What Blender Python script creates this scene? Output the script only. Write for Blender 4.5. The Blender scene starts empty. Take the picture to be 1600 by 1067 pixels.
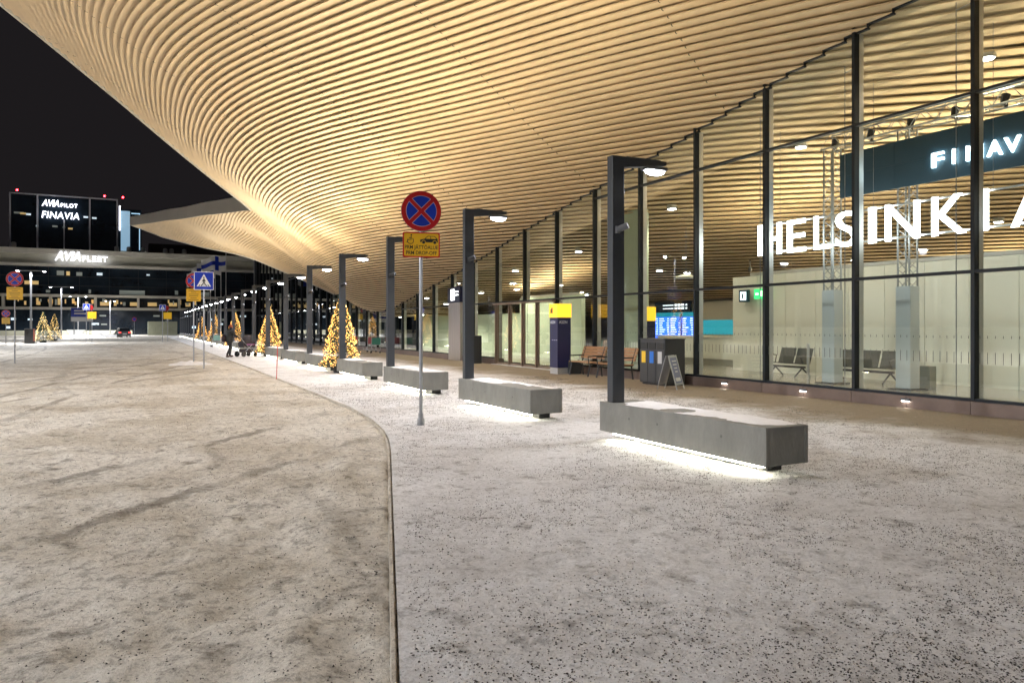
import bpy, bmesh, math, random
import numpy as np
from mathutils import Vector, Matrix, noise

# ------------------------------------------------------------------ scene, camera, sky, exposure
sc = bpy.context.scene
random.seed(7)
rng = np.random.default_rng(7)
COL = sc.collection

YAW = math.radians(26.92)
cam_d = bpy.data.cameras.new('camera'); cam = bpy.data.objects.new('camera', cam_d); COL.objects.link(cam)
cam.location = (0, 0, 1.6); cam.rotation_euler = (math.radians(90), 0, -YAW)
cam_d.sensor_width = 36; cam_d.lens = 25.875
cam_d.shift_y = -23.5 / 1600
cam_d.clip_start = 0.05; cam_d.clip_end = 3000
sc.camera = cam

w = bpy.data.worlds.new('World'); sc.world = w; w.use_nodes = True
wn = w.node_tree.nodes; wl = w.node_tree.links
bg = wn['Background']
sky = wn.new('ShaderNodeTexSky'); sky.sky_type = 'NISHITA'; sky.sun_disc = False
sky.sun_elevation = math.radians(-6); sky.sun_rotation = math.radians(200)
hs = wn.new('ShaderNodeHueSaturation'); hs.inputs['Saturation'].default_value = 0.0
mx = wn.new('ShaderNodeMix'); mx.data_type = 'RGBA'; mx.blend_type = 'ADD'; mx.inputs[0].default_value = 1.0
wl.new(sky.outputs[0], hs.inputs['Color']); wl.new(hs.outputs[0], mx.inputs[6])
mx.inputs[7].default_value = (0.062, 0.054, 0.060, 1)          # town glow on the night cloud
wl.new(mx.outputs[2], bg.inputs[0]); bg.inputs[1].default_value = 0.09

sc.render.engine = 'CYCLES'
sc.view_settings.view_transform = 'Standard'; sc.view_settings.look = 'None'
sc.view_settings.exposure = 1.1; sc.view_settings.gamma = 1.0; sc.view_settings.use_curve_mapping = False
cy = sc.cycles
cy.use_denoising = True
try: cy.denoiser = 'OPENIMAGEDENOISE'
except Exception: pass
cy.max_bounces = 8; cy.diffuse_bounces = 4; cy.glossy_bounces = 3; cy.transmission_bounces = 4; cy.transparent_max_bounces = 12
cy.sample_clamp_indirect = 4.0; cy.caustics_reflective = False; cy.caustics_refractive = False
cy.use_light_tree = True

# ------------------------------------------------------------------ helpers
def link(o, parent=None):
    COL.objects.link(o)
    if parent is not None: o.parent = parent
    return o
def tag(o, label=None, cat=None, group=None, kind=None):
    if label: o['label'] = label
    if cat: o['category'] = cat
    if group: o['group'] = group
    if kind: o['kind'] = kind
    return o
def empty(name, loc=(0,0,0), rz=0.0, label=None, cat=None, group=None):
    o = bpy.data.objects.new(name, None); link(o); o.location = loc; o.rotation_euler = (0,0,rz); o.empty_display_size = 0.2
    return tag(o, label, cat, group)
def copy_tree(o, parent=None):
    c = o.copy(); COL.objects.link(c); c.parent = parent
    for ch in o.children: copy_tree(ch, c)
    return c

class MB:
    """collects shapes, build() links them as one mesh object"""
    def __init__(s): s.v = []; s.f = []; s.m = []
    def add(s, vs, fs, mi=0):
        b = len(s.v); s.v.extend([tuple(p) for p in vs]); s.f.extend([tuple(b+i for i in f) for f in fs]); s.m.extend([mi]*len(fs)); return s
    def box(s, x0, x1, y0, y1, z0, z1, mi=0, bev=0.0):
        if bev <= 0:
            vs = [(x,y,z) for z in (z0,z1) for y in (y0,y1) for x in (x0,x1)]
            fs = [(0,2,3,1),(4,5,7,6),(0,1,5,4),(2,6,7,3),(0,4,6,2),(1,3,7,5)]
            return s.add(vs, fs, mi)
        bm = bmesh.new()
        bmesh.ops.create_cube(bm, size=1.0)
        for v in bm.verts: v.co = Vector(((x0+x1)/2+v.co.x*(x1-x0), (y0+y1)/2+v.co.y*(y1-y0), (z0+z1)/2+v.co.z*(z1-z0)))
        bmesh.ops.bevel(bm, geom=bm.edges[:], offset=bev, segments=2, affect='EDGES', profile=0.6)
        bm.verts.index_update()
        s.add([v.co[:] for v in bm.verts], [[v.index for v in f.verts] for f in bm.faces], mi); bm.free(); return s
    def tube(s, pts, r, n=8, mi=0, caps=True):
        pts = [Vector(p) for p in pts]; rs = r if isinstance(r, (list,tuple)) else [r]*len(pts)
        base = len(s.v)
        prevx = None
        for i, p in enumerate(pts):
            a = pts[max(i-1,0)]; b = pts[min(i+1,len(pts)-1)]
            t = (b-a).normalized()
            ref = Vector((0,0,1)) if abs(t.z) < 0.95 else Vector((1,0,0))
            x = t.cross(ref).normalized() if prevx is None else (prevx - t*prevx.dot(t)).normalized()
            prevx = x; y = t.cross(x)
            for k in range(n):
                an = 2*math.pi*k/n
                s.v.append(tuple(p + (x*math.cos(an)+y*math.sin(an))*rs[i]))
        for i in range(len(pts)-1):
            for k in range(n):
                a = base+i*n+k; b = base+i*n+(k+1)%n
                s.f.append((a,b,b+n,a+n)); s.m.append(mi)
        if caps:
            s.f.append(tuple(base+k for k in range(n))[::-1]); s.m.append(mi)
            e = base+(len(pts)-1)*n
            s.f.append(tuple(e+k for k in range(n))); s.m.append(mi)
        return s
    def lathe(s, prof, n=16, c=(0,0,0), mi=0):
        base = len(s.v)
        for r, z in prof:
            for k in range(n):
                a = 2*math.pi*k/n; s.v.append((c[0]+r*math.cos(a), c[1]+r*math.sin(a), c[2]+z))
        for i in range(len(prof)-1):
            for k in range(n):
                a = base+i*n+k; b = base+i*n+(k+1)%n; s.f.append((a,b,b+n,a+n)); s.m.append(mi)
        s.f.append(tuple(base+k for k in range(n))[::-1]); s.m.append(mi)
        e = base+(len(prof)-1)*n; s.f.append(tuple(e+k for k in range(n))); s.m.append(mi)
        return s
    def prism(s, poly, y0, y1, mi=0, axis='y'):
        """poly of (x,z) extruded in y (axis y), or (y,z) extruded in x (axis x), or (x,y) in z"""
        n = len(poly)
        def P(a, b, h): return (a,h,b) if axis=='y' else ((h,a,b) if axis=='x' else (a,b,h))
        vs = [P(a,b,y0) for a,b in poly] + [P(a,b,y1) for a,b in poly]
        fs = [tuple(range(n)), tuple(range(2*n-1,n-1,-1))] + [(i,i+n,(i+1)%n+n,(i+1)%n) for i in range(n)]
        return s.add(vs, fs, mi)
    def build(s, name, mats, parent=None, smooth=False, label=None, cat=None, group=None, kind=None, loc=None, rz=None):
        me = bpy.data.meshes.new(name); me.from_pydata(s.v, [], s.f)
        if not isinstance(mats, (list,tuple)): mats = [mats]
        for m in mats: me.materials.append(m)
        if len(mats) > 1: me.polygons.foreach_set('material_index', s.m)
        if smooth: me.polygons.foreach_set('use_smooth', [True]*len(me.polygons))
        bm = bmesh.new(); bm.from_mesh(me); bmesh.ops.recalc_face_normals(bm, faces=bm.faces[:]); bm.to_mesh(me); bm.free()
        o = bpy.data.objects.new(name, me); link(o, parent)
        if loc is not None: o.location = loc
        if rz is not None: o.rotation_euler = (0,0,rz)
        return tag(o, label, cat, group, kind)

def raw_mesh(name, vs, fs, mats, parent=None, smooth=False, **kw):
    me = bpy.data.meshes.new(name); me.from_pydata(vs, [], fs)
    for m in (mats if isinstance(mats,(list,tuple)) else [mats]): me.materials.append(m)
    if smooth: me.polygons.foreach_set('use_smooth', [True]*len(me.polygons))
    o = bpy.data.objects.new(name, me); link(o, parent); return tag(o, **kw)

def mat(name, col, rough=0.6, metal=0.0, var=0.0, vscale=3.0, bump=0.0, bscale=20.0, emit=None, estr=0.0, spec=0.5, stretch=None, coat=0.0, sample=True):
    m = bpy.data.materials.new(name); m.use_nodes = True
    N = m.node_tree.nodes; L = m.node_tree.links; b = N['Principled BSDF']
    b.inputs['Base Color'].default_value = (*col, 1); b.inputs['Roughness'].default_value = rough; b.inputs['Metallic'].default_value = metal
    b.inputs['Specular IOR Level'].default_value = spec; b.inputs['Coat Weight'].default_value = coat
    if var or bump:
        tc = N.new('ShaderNodeTexCoord'); mp = N.new('ShaderNodeMapping'); L.new(tc.outputs['Object'], mp.inputs[0])
        if stretch: mp.inputs['Scale'].default_value = stretch
    if var:
        n = N.new('ShaderNodeTexNoise'); n.inputs['Scale'].default_value = vscale; n.inputs['Detail'].default_value = 6; n.inputs['Roughness'].default_value = 0.65
        L.new(mp.outputs[0], n.inputs['Vector'])
        r = N.new('ShaderNodeValToRGB'); r.color_ramp.elements[0].position = 0.3; r.color_ramp.elements[1].position = 0.7
        r.color_ramp.elements[0].color = (*[max(0,c*(1-var)) for c in col],1); r.color_ramp.elements[1].color = (*[min(1,c*(1+var)) for c in col],1)
        L.new(n.outputs['Fac'], r.inputs[0]); L.new(r.outputs[0], b.inputs['Base Color'])
        mr = N.new('ShaderNodeMapRange'); mr.inputs[3].default_value = max(0.02,rough-0.12*min(1,var*3)); mr.inputs[4].default_value = min(1,rough+0.12*min(1,var*3))
        L.new(n.outputs['Fac'], mr.inputs[0]); L.new(mr.outputs[0], b.inputs['Roughness'])
    if bump:
        n2 = N.new('ShaderNodeTexNoise'); n2.inputs['Scale'].default_value = bscale; n2.inputs['Detail'].default_value = 5
        L.new(mp.outputs[0], n2.inputs['Vector'])
        bp = N.new('ShaderNodeBump'); bp.inputs['Strength'].default_value = bump; bp.inputs['Distance'].default_value = 0.02
        L.new(n2.outputs['Fac'], bp.inputs['Height']); L.new(bp.outputs[0], b.inputs['Normal'])
    if emit:
        b.inputs['Emission Color'].default_value = (*emit,1); b.inputs['Emission Strength'].default_value = estr
        if not sample: m.cycles.emission_sampling = 'NONE'
    return m

def glass_mat(name, tint=(0.86,0.95,0.9), ior=1.5, rough=0.0, extra=0.0):
    m = bpy.data.materials.new(name); m.use_nodes = True
    N = m.node_tree.nodes; L = m.node_tree.links; N.remove(N['Principled BSDF'])
    out = N['Material Output']; t = N.new('ShaderNodeBsdfTransparent'); t.inputs[0].default_value = (*tint,1)
    g = N.new('ShaderNodeBsdfGlossy'); g.inputs['Roughness'].default_value = rough
    f = N.new('ShaderNodeFresnel'); geo = N.new('ShaderNodeNewGeometry'); mr = N.new('ShaderNodeMapRange')
    mr.inputs[3].default_value = ior; mr.inputs[4].default_value = 1/ior; L.new(geo.outputs['Backfacing'], mr.inputs[0]); L.new(mr.outputs[0], f.inputs[0])
    mix = N.new('ShaderNodeMixShader')
    if extra:
        a = N.new('ShaderNodeMath'); a.operation = 'ADD'; a.use_clamp = True; a.inputs[1].default_value = extra
        L.new(f.outputs[0], a.inputs[0]); L.new(a.outputs[0], mix.inputs[0])
    else: L.new(f.outputs[0], mix.inputs[0])
    L.new(t.outputs[0], mix.inputs[1]); L.new(g.outputs[0], mix.inputs[2]); L.new(mix.outputs[0], out.inputs[0])
    return m

def text_mesh(body, size, name, material, parent, loc, rot, depth=0.02, bold=0.0, shear=0.0, space=1.0, align='LEFT', squash=1.0):
    cu = bpy.data.curves.new(name, 'FONT'); cu.body = body; cu.size = size; cu.extrude = depth/2; cu.offset = bold
    cu.shear = shear; cu.space_character = space; cu.align_x = align; cu.resolution_u = 4
    o = bpy.data.objects.new(name, cu); COL.objects.link(o)
    dg = bpy.context.evaluated_depsgraph_get()
    me = bpy.data.meshes.new_from_object(o.evaluated_get(dg))
    bpy.data.objects.remove(o); bpy.data.curves.remove(cu)
    me.materials.clear(); me.materials.append(material)
    for v in me.vertices: v.co.x *= squash
    o = bpy.data.objects.new(name, me); link(o, parent); o.location = loc; o.rotation_euler = rot
    return o

def spot(name, loc, target, power, col, size=60, blend=0.5, rad=0.05, parent=None):
    l = bpy.data.lights.new(name, 'SPOT'); l.energy = power; l.color = col; l.spot_size = math.radians(size); l.spot_blend = blend; l.shadow_soft_size = rad
    o = bpy.data.objects.new(name, l); COL.objects.link(o)
    o.location = loc; o.rotation_euler = (Vector(target)-Vector(loc)).to_track_quat('-Z','Y').to_euler()
    if parent: o.parent = parent
    return o
def area(name, loc, rot, sx, sy, power, col, parent=None, spread=180):
    l = bpy.data.lights.new(name, 'AREA'); l.shape = 'RECTANGLE'; l.size = sx; l.size_y = sy; l.energy = power; l.color = col; l.spread = math.radians(spread)
    o = bpy.data.objects.new(name, l); COL.objects.link(o); o.location = loc; o.rotation_euler = rot
    if parent: o.parent = parent
    return o

# ------------------------------------------------------------------ the wave roof: height of the soffit over the plan
XF = 13.6                                      # glass facade plane
FP = [(-8,10.1),(0,9.2),(5,8.62),(9.4,8.05),(13.1,7.43),(15.7,6.95),(20.8,6.17),(25.6,5.43),(28.2,4.95),(33,4.14),(38,3.4),(42,2.8),(46,2.52),(50,2.9),(57,4.1)]
pts = [(XF,y,z,2) for y,z in FP]
pts += [(x,y,z,40) for x,y,z in (
        (4.8,27.1,8.05),(4.4,29.9,8.05),(4.3,34.1,8.05),(9.2,18.3,8.05),
        (6.15,28.3,7.43),(5.5,33,7.43),(5.7,37.7,7.43),(9.9,20.7,7.43),
        (7.4,34.2,6.3),(7.9,38.6,6.17),(8.6,42.4,6.0),(10.5,27.5,6.17),(9.8,41.8,4.8),(11.7,37.4,4.14),
        (-1.1,24.2,10.95),(-1.2,26.1,10.95),(-1.1,27.8,10.95),(-.7,30,10.95),(3,14.2,10.95),(2.7,20,10.07),
        (0,10,12.7),(5,0,12.7),(10,0,10.9),(5,10,10.97),(10,5,10.1),(-2,0,14.6),(8,10,9.92),(8,-8,12.6),(-4,14,13.5))]
pts += [(x,y,z,8) for x,y,z in ((-4.2,30,12.6),(-.4,35,10.9),(4.7,42.4,8.7),(-7.6,25.4,14.1),(2.1,38.7,9.8),
        (7.6,45.3,6.9),(9.6,46.6,5.4),(11.6,46.5,3.8),(9.4,53,6.9),(11.5,53,5.1))]
pts += [(5.8-6.5*t, 44.5+40*t, 8.4+3.6*t, 2) for t in (0,.06,.12,.2,.35,.5,.65,.8,.9,1)]
pts += [(x,y,z,7) for x,y,z in ((2.2,81.8,10.6),(3.95,76.5,9.57),(5.7,73.4,8.87),(7.2,70.3,8.3),(9.06,67.1,7.5),(10.5,64.8,6.53),(12.1,61,5.36))]
for X in (19.0, 25.0, 31.0):
    for y, z in FP:
        if -8 <= y <= 46: pts.append((X, y, z-.163*(X-XF) if y < 30 else max(2.3, z-.163*(X-XF)*max(0,(46-y)/16)), 8))
P = np.array(pts, float)
def _phi(r2): return np.where(r2 > 1e-9, 0.5*r2*np.log(np.maximum(r2,1e-9)), 0)
def _tps(P):
    n = len(P); D = ((P[:,None,:2]-P[None,:,:2])**2).sum(-1); K = _phi(D) + np.diag(P[:,3])
    Q = np.c_[np.ones(n), P[:,:2]]; A = np.block([[K, Q],[Q.T, np.zeros((3,3))]])
    return np.linalg.solve(A, np.r_[P[:,2], 0,0,0])
CF = _tps(P)
def roof_z(x, y):
    x = np.atleast_1d(np.asarray(x,float)); y = np.atleast_1d(np.asarray(y,float)); out = np.empty(len(x))
    for i in range(0, len(x), 20000):
        xx = x[i:i+20000]; yy = y[i:i+20000]
        D = (xx[:,None]-P[:,0])**2 + (yy[:,None]-P[:,1])**2
        out[i:i+20000] = _phi(D)@CF[:-3] + CF[-3] + CF[-2]*xx + CF[-1]*yy
    return np.maximum(out, 2.3)
E0, E1, C0 = (-7.6,25.4), (-.4,35.0), (5.8,44.5)
TIP = (-.7,84.5); N1 = (-1.0,-9.0)
LX = [-.7,2.2,3.95,5.7,7.2,9.06,10.5,12.1,13.6,16,32]; LY = [84.5,81.8,76.5,73.4,70.3,67.1,64.8,61,57,53,50]
def side(ax, ay, bx, by, x, y):               # distance to the right of a->b
    l = math.hypot(bx-ax, by-ay); return ((by-ay)*(x-ax)-(bx-ax)*(y-ay))/l
def inside(x, y):
    gE = np.minimum(side(*E0, *E1, x, y), 1e9); gE2 = side(*E1, *C0, x, y); gF = side(*C0, *TIP, x, y); gN = -side(*E0, *N1, x, y)
    gE = np.where(y < 35, gE, gE2)
    g = np.maximum(gE, gF)
    g = np.minimum(g, np.interp(x, LX, LY)-y)
    return np.minimum(np.minimum(g, gN), np.minimum(y+7.0, 30.5-x))

DZ = 0.092
def clip(poly, f, val, keep_above):
    out = []; n = len(poly)
    for i in range(n):
        a = poly[i]; b = poly[(i+1)%n]; fa = a[f]-val; fb = b[f]-val
        if not keep_above: fa = -fa; fb = -fb
        if fa >= 0: out.append(a)
        if (fa >= 0) != (fb >= 0):
            t = fa/(fa-fb); out.append(tuple(a[k]+(b[k]-a[k])*t for k in range(4)))
    return out

wood = mat('spruce_slats', (0.64,0.50,0.325), 0.55, var=0.10, vscale=1.4, bump=0.15, bscale=9, spec=0.3, stretch=(1,0.35,6))
fascia_m = mat('fascia_sheet', (0.50,0.47,0.42), 0.5, var=0.05, vscale=0.6, spec=0.4)
dark_gap = mat('shadow_joint', (0.03,0.022,0.015), 0.9)

def build_roof():
    root = empty('canopy_roof', (XF, 10, 0), label='huge wave shaped roof with stepped timber slat soffit over entrance and hall', cat='roof')
    S = 0.36
    xs = np.arange(-11.5, 31, S); ys = np.arange(-7.5, 88, S)
    X, Y = np.meshgrid(xs, ys, indexing='ij'); Z = roof_z(X.ravel(), Y.ravel()).reshape(X.shape); G = inside(X, Y)
    slats = {}
    TH = 0.036; DEL = 0.55*DZ
    def put(k, q, mi=0):
        vs, fs, ms = slats.setdefault(k, ([], [], [])); o = len(vs); vs.extend(q); fs.append(tuple(range(o,o+len(q)))); ms.append(mi)
    nx, ny = X.shape
    for i in range(nx-1):
        for j in range(ny-1):
            if max(G[i,j],G[i+1,j],G[i,j+1],G[i+1,j+1]) < 0: continue
            q = [(X[a,b],Y[a,b],Z[a,b],G[a,b]) for a,b in ((i,j),(i+1,j),(i+1,j+1),(i,j+1))]
            for tri in ((q[0],q[1],q[2]),(q[0],q[2],q[3])):
                poly = list(tri)
                if min(p[3] for p in poly) < 0:
                    poly = clip(poly, 3, 0.0, True)
                    if len(poly) < 3: continue
                k0 = int(math.floor(min(p[2] for p in poly)/DZ)); k1 = int(math.floor(max(p[2] for p in poly)/DZ))
                for k in range(k0, k1+1):
                    b = poly
                    if k > k0: b = clip(b, 2, k*DZ, True)
                    if k < k1: b = clip(b, 2, (k+1)*DZ, False)
                    if len(b) < 3: continue
                    put(k, [(p[0],p[1],k*DZ) for p in b][::-1])                      # underside of this slat
                    n = len(b); zt = (k+1)*DZ
                    for a in range(n):                                             # its front edge
                        p, r = b[a], b[(a+1)%n]
                        if abs(p[2]-zt) < 1e-7 and abs(r[2]-zt) < 1e-7:
                            put(k, [(p[0],p[1],k*DZ),(r[0],r[1],k*DZ),(r[0],r[1],k*DZ+TH),(p[0],p[1],k*DZ+TH)])
                    c = clip(b, 2, zt-DEL, True)                                   # open slot between this slat and the next
                    if len(c) < 3: continue
                    put(k, [(p[0],p[1],k*DZ+TH) for p in c]); put(k+1, [(p[0],p[1],zt) for p in c][::-1])
                    n = len(c)
                    for a in range(n):
                        p, r = c[a], c[(a+1)%n]
                        if abs(p[2]-(zt-DEL)) < 1e-7 and abs(r[2]-(zt-DEL)) < 1e-7:
                            put(k, [(p[0],p[1],k*DZ+TH),(r[0],r[1],k*DZ+TH),(r[0],r[1],zt),(p[0],p[1],zt)], 1)
    for k in sorted(slats):
        vs, fs, mi = slats[k]
        ob = raw_mesh('slat', [(a-XF,b-10,c) for a,b,c in vs], fs, [wood, dark_gap], root)
        ob.data.polygons.foreach_set('material_index', mi)
    # butt joints of the slats: lines of small dark gaps running across the contours
    jm = MB()
    for q in (-4.0, 1.5, 7.0, 12.5, 18.0, 23.5, 29.0):
        t = np.arange(2.0, 33.0, 0.004); jx = t*0.9-q*0.44; jy = t*0.44+q*0.9
        ok = (inside(jx, jy) > 0.4) & (jx < XF-0.2)
        if ok.sum() < 10: continue
        jx = jx[ok]; jy = jy[ok]; kz = np.floor(roof_z(jx, jy)/DZ).astype(int); ch = np.nonzero(np.diff(kz) < 0)[0]
        for c in ch:
            if random.random() < 0.12: continue
            x, y, k = jx[c+1]-XF, jy[c+1]-10, kz[c+1]; j = random.uniform(-0.02,0.02); x -= 0.44*j; y += 0.9*j
            fx, fy = 0.9, 0.44; sx, sy = -0.44*0.011, 0.9*0.011
            vs = [(x+fx*a+sx*s, y+fy*a+sy*s, k*DZ+h) for h in (-0.002, TH*0.9) for a, s in ((-0.012,-1),(-0.012,1),(0.07,1),(0.07,-1))]
            jm.add(vs, [(0,1,2,3),(4,7,6,5),(0,4,5,1),(1,5,6,2),(2,6,7,3),(3,7,4,0)])
    jm.build('slat_joints', dark_gap, root, kind='stuff')
    # outer edge band and weather skin
    def edge(poly, nseg):
        out = []
        for (a, b) in zip(poly[:-1], poly[1:]):
            for t in range(nseg): out.append((a[0]+(b[0]-a[0])*t/nseg, a[1]+(b[1]-a[1])*t/nseg))
        out.append(poly[-1]); return out
    def band(line, off, name):
        x = np.array([p[0] for p in line]); y = np.array([p[1] for p in line]); z = roof_z(x, y)
        nx_ = np.gradient(y); ny_ = -np.gradient(x); l = np.hypot(nx_, ny_); nx_ /= l; ny_ /= l
        vs = []; fs = []
        for i in range(len(x)):
            ox, oy = -nx_[i], -ny_[i]
            prof = [(-0.10,-0.02),(0.0,-DZ-0.03),(0.07,-DZ-0.03),(0.07,0.75),(-1.2,0.95)]
            for d, h in prof: vs.append((x[i]+ox*d*off-XF, y[i]+oy*d*off-10, z[i]+h))
        n = 5
        for i in range(len(x)-1):
            for k in range(n-1): fs.append((i*n+k, i*n+k+1, (i+1)*n+k+1, (i+1)*n+k))
        return raw_mesh(name, vs, fs, fascia_m, root, smooth=False)
    band(edge([N1, E0], 40), 1, 'fascia'); band(edge([E0, E1, C0], 30), 1, 'fascia'); band(edge([C0, TIP], 50), 1, 'fascia')
    band(edge([(a,b) for a,b in zip(LX[:9], LY[:9])], 5), 1, 'fascia')
    xs = np.arange(-11.5, 32, 1.0); ys = np.arange(-8, 88, 1.0); X, Y = np.meshgrid(xs, ys, indexing='ij'); Z = roof_z(X.ravel(),Y.ravel()).reshape(X.shape); G = inside(X,Y)
    vs = []; fs = []
    for i in range(len(xs)-1):
        for j in range(len(ys)-1):
            q = [(X[a,b],Y[a,b],Z[a,b],G[a,b]) for a,b in ((i,j),(i+1,j),(i+1,j+1),(i,j+1))]
            if max(p[3] for p in q) < 0: continue
            p = clip(q, 3, 0.0, True)
            if len(p) < 3: continue
            o = len(vs); vs.extend((a-XF,b-10,c+0.8) for a,b,c,_ in p); fs.append(tuple(range(o,o+len(p))))
    raw_mesh('weather_skin', vs, fs, fascia_m, root)
    return root
roof = build_roof()

# ------------------------------------------------------------------ ground, road, pavement
def _hash(ix, iy, seed):
    h = (ix*374761393 + iy*668265263 + seed*2246822519) & 0xffffffff
    h = ((h ^ (h >> 13))*1274126177) & 0xffffffff
    return ((h ^ (h >> 16)) & 0xffff)/65535.0
def vnoise(x, y, seed=0):
    x = np.asarray(x,float)+1000; y = np.asarray(y,float)+1000
    ix = np.floor(x).astype(np.int64); iy = np.floor(y).astype(np.int64); fx = x-ix; fy = y-iy
    fx = fx*fx*(3-2*fx); fy = fy*fy*(3-2*fy)
    a = _hash(ix,iy,seed); b = _hash(ix+1,iy,seed); c = _hash(ix,iy+1,seed); d = _hash(ix+1,iy+1,seed)
    return (a*(1-fx)+b*fx)*(1-fy)+(c*(1-fx)+d*fx)*fy
def fbm(x, y, o=4, seed=0):
    t = 0; a = 0.5
    for k in range(o): t = t+a*(vnoise(x*2**k, y*2**k, seed+k)-0.5); a *= 0.5
    return t
KY = [-8,3.2,9.4,10.2,11,12.4,14.6,18,21.6,30,140]; KX = [-2.6,.98,2.9,3.12,3.3,3.52,3.68,3.74,3.75,3.8,3.8]
def kerb_x(y): return np.interp(y, KY, KX)

def snow_mat(name, snow, slush, dark, dirt_lo, dirt_hi, dscale, speck=0.0, brown_x=None, streak=(1,1,1), wet=0.0, tracks=False, pits=0.5):
    m = bpy.data.materials.new(name); m.use_nodes = True
    N = m.node_tree.nodes; L = m.node_tree.links; b = N['Principled BSDF']
    tc = N.new('ShaderNodeTexCoord'); mp = N.new('ShaderNodeMapping'); mp.inputs['Scale'].default_value = streak; L.new(tc.outputs['Object'], mp.inputs[0])
    def noise_n(scale, detail=6, rough=0.6, vec=mp, dist=0.0):
        n = N.new('ShaderNodeTexNoise'); n.inputs['Scale'].default_value = scale; n.inputs['Detail'].default_value = detail; n.inputs['Roughness'].default_value = rough
        n.inputs['Distortion'].default_value = dist
        L.new(vec.outputs[0], n.inputs['Vector']); return n
    def ramp(src, p0, p1):
        r = N.new('ShaderNodeMapRange'); r.interpolation_type = 'SMOOTHSTEP'; r.inputs[1].default_value = p0; r.inputs[2].default_value = p1; L.new(src, r.inputs[0]); return r
    def mix(fac, a, c):
        x = N.new('ShaderNodeMix'); x.data_type = 'RGBA'
        L.new(fac, x.inputs[0])
        if isinstance(a, tuple): x.inputs[6].default_value = (*a,1)
        else: L.new(a, x.inputs[6])
        if isinstance(c, tuple): x.inputs[7].default_value = (*c,1)
        else: L.new(c, x.inputs[7])
        return x.outputs[2]
    n1 = noise_n(dscale, 8, 0.62); n2 = noise_n(dscale*5.3, 8, 0.7); n3 = noise_n(38, 6, 0.75)
    f1 = ramp(n1.outputs['Fac'], dirt_lo, dirt_hi)
    c = mix(f1.outputs[0], snow, slush)
    f2 = ramp(n2.outputs['Fac'], 0.52, 0.70)
    mm = N.new('ShaderNodeMath'); mm.operation = 'MULTIPLY'; L.new(f2.outputs[0], mm.inputs[0]); mm.inputs[1].default_value = 0.75
    c = mix(mm.outputs[0], c, dark)
    if tracks:      # wheel tracks and trodden slush
        mp2 = N.new('ShaderNodeMapping'); mp2.inputs['Scale'].default_value = (1.1,0.10,1); mp2.inputs['Rotation'].default_value = (0,0,math.radians(-14)); L.new(tc.outputs['Object'], mp2.inputs[0])
        n4 = noise_n(1.0, 5, 0.6, mp2, 0.6); f4 = ramp(n4.outputs['Fac'], 0.53, 0.64)
        n5 = noise_n(0.16, 3, 0.5); f5 = ramp(n5.outputs['Fac'], 0.40, 0.56)
        m4 = N.new('ShaderNodeMath'); m4.operation = 'MULTIPLY'; L.new(f4.outputs[0], m4.inputs[0]); L.new(f5.outputs[0], m4.inputs[1])
        m5 = N.new('ShaderNodeMath'); m5.operation = 'MULTIPLY'; L.new(m4.outputs[0], m5.inputs[0]); m5.inputs[1].default_value = 0.4
        c = mix(m5.outputs[0], c, dark)
    if tracks:      # pairs of tyre tracks, pressed dark
        sx = N.new('ShaderNodeSeparateXYZ'); L.new(tc.outputs['Object'], sx.inputs[0])
        def M(op, a, b_=None):
            n = N.new('ShaderNodeMath'); n.operation = op
            for i_, v_ in enumerate((a, b_)):
                if v_ is None: continue
                if isinstance(v_, (int,float)): n.inputs[i_].default_value = v_
                else: L.new(v_, n.inputs[i_])
            return n.outputs[0]
        tot = None
        nz = noise_n(7.0, 5, 0.7); nb = noise_n(0.5, 3, 0.5)
        for x0, y0, ang, amp, per in ((-0.8,5.8,38,0.35,0.35),(-2.3,6.9,36,0.3,0.4),(-1.5,22,8,1.2,0.09),(0.1,22,8,1.2,0.09),(-4.0,30,-6,1.5,0.07),(-5.6,30,-6,1.5,0.07),(-0.5,26,20,1.0,0.12),(1.0,26.5,20,1.0,0.12),(-7.5,18,24,0.8,0.2),(-8.9,18.5,24,0.8,0.2)):
            ca_, sa_ = math.cos(math.radians(ang)), math.sin(math.radians(ang))
            across = M('ADD', M('MULTIPLY', sx.outputs[0], ca_), M('ADD', M('MULTIPLY', sx.outputs[1], -sa_), -(x0*ca_-y0*sa_)))
            along = M('ADD', M('MULTIPLY', sx.outputs[0], sa_), M('MULTIPLY', sx.outputs[1], ca_))
            dd = M('ABSOLUTE', M('ADD', across, M('MULTIPLY', M('SINE', M('MULTIPLY', along, per)), amp)))
            dd = M('ADD', dd, M('MULTIPLY', M('ADD', nz.outputs['Fac'], -0.5), 0.20))
            f_ = ramp(dd, 0.13, 0.05).outputs[0]
            tot = f_ if tot is None else M('MAXIMUM', tot, f_)
        tot = M('MULTIPLY', tot, ramp(nb.outputs['Fac'], 0.38, 0.58).outputs[0])
        c = mix(M('MULTIPLY', tot, 0.62), c, dark)
    if brown_x:
        sx = N.new('ShaderNodeSeparateXYZ'); L.new(tc.outputs['Object'], sx.inputs[0])
        add = N.new('ShaderNodeMath'); add.operation = 'MULTIPLY_ADD'; L.new(n1.outputs['Fac'], add.inputs[0]); add.inputs[1].default_value = 4.0; L.new(sx.outputs[0], add.inputs[2])
        fb = ramp(add.outputs[0], brown_x[0]+2.0, brown_x[1]+2.0)
        c = mix(fb.outputs[0], c, brown_x[2])
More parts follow.
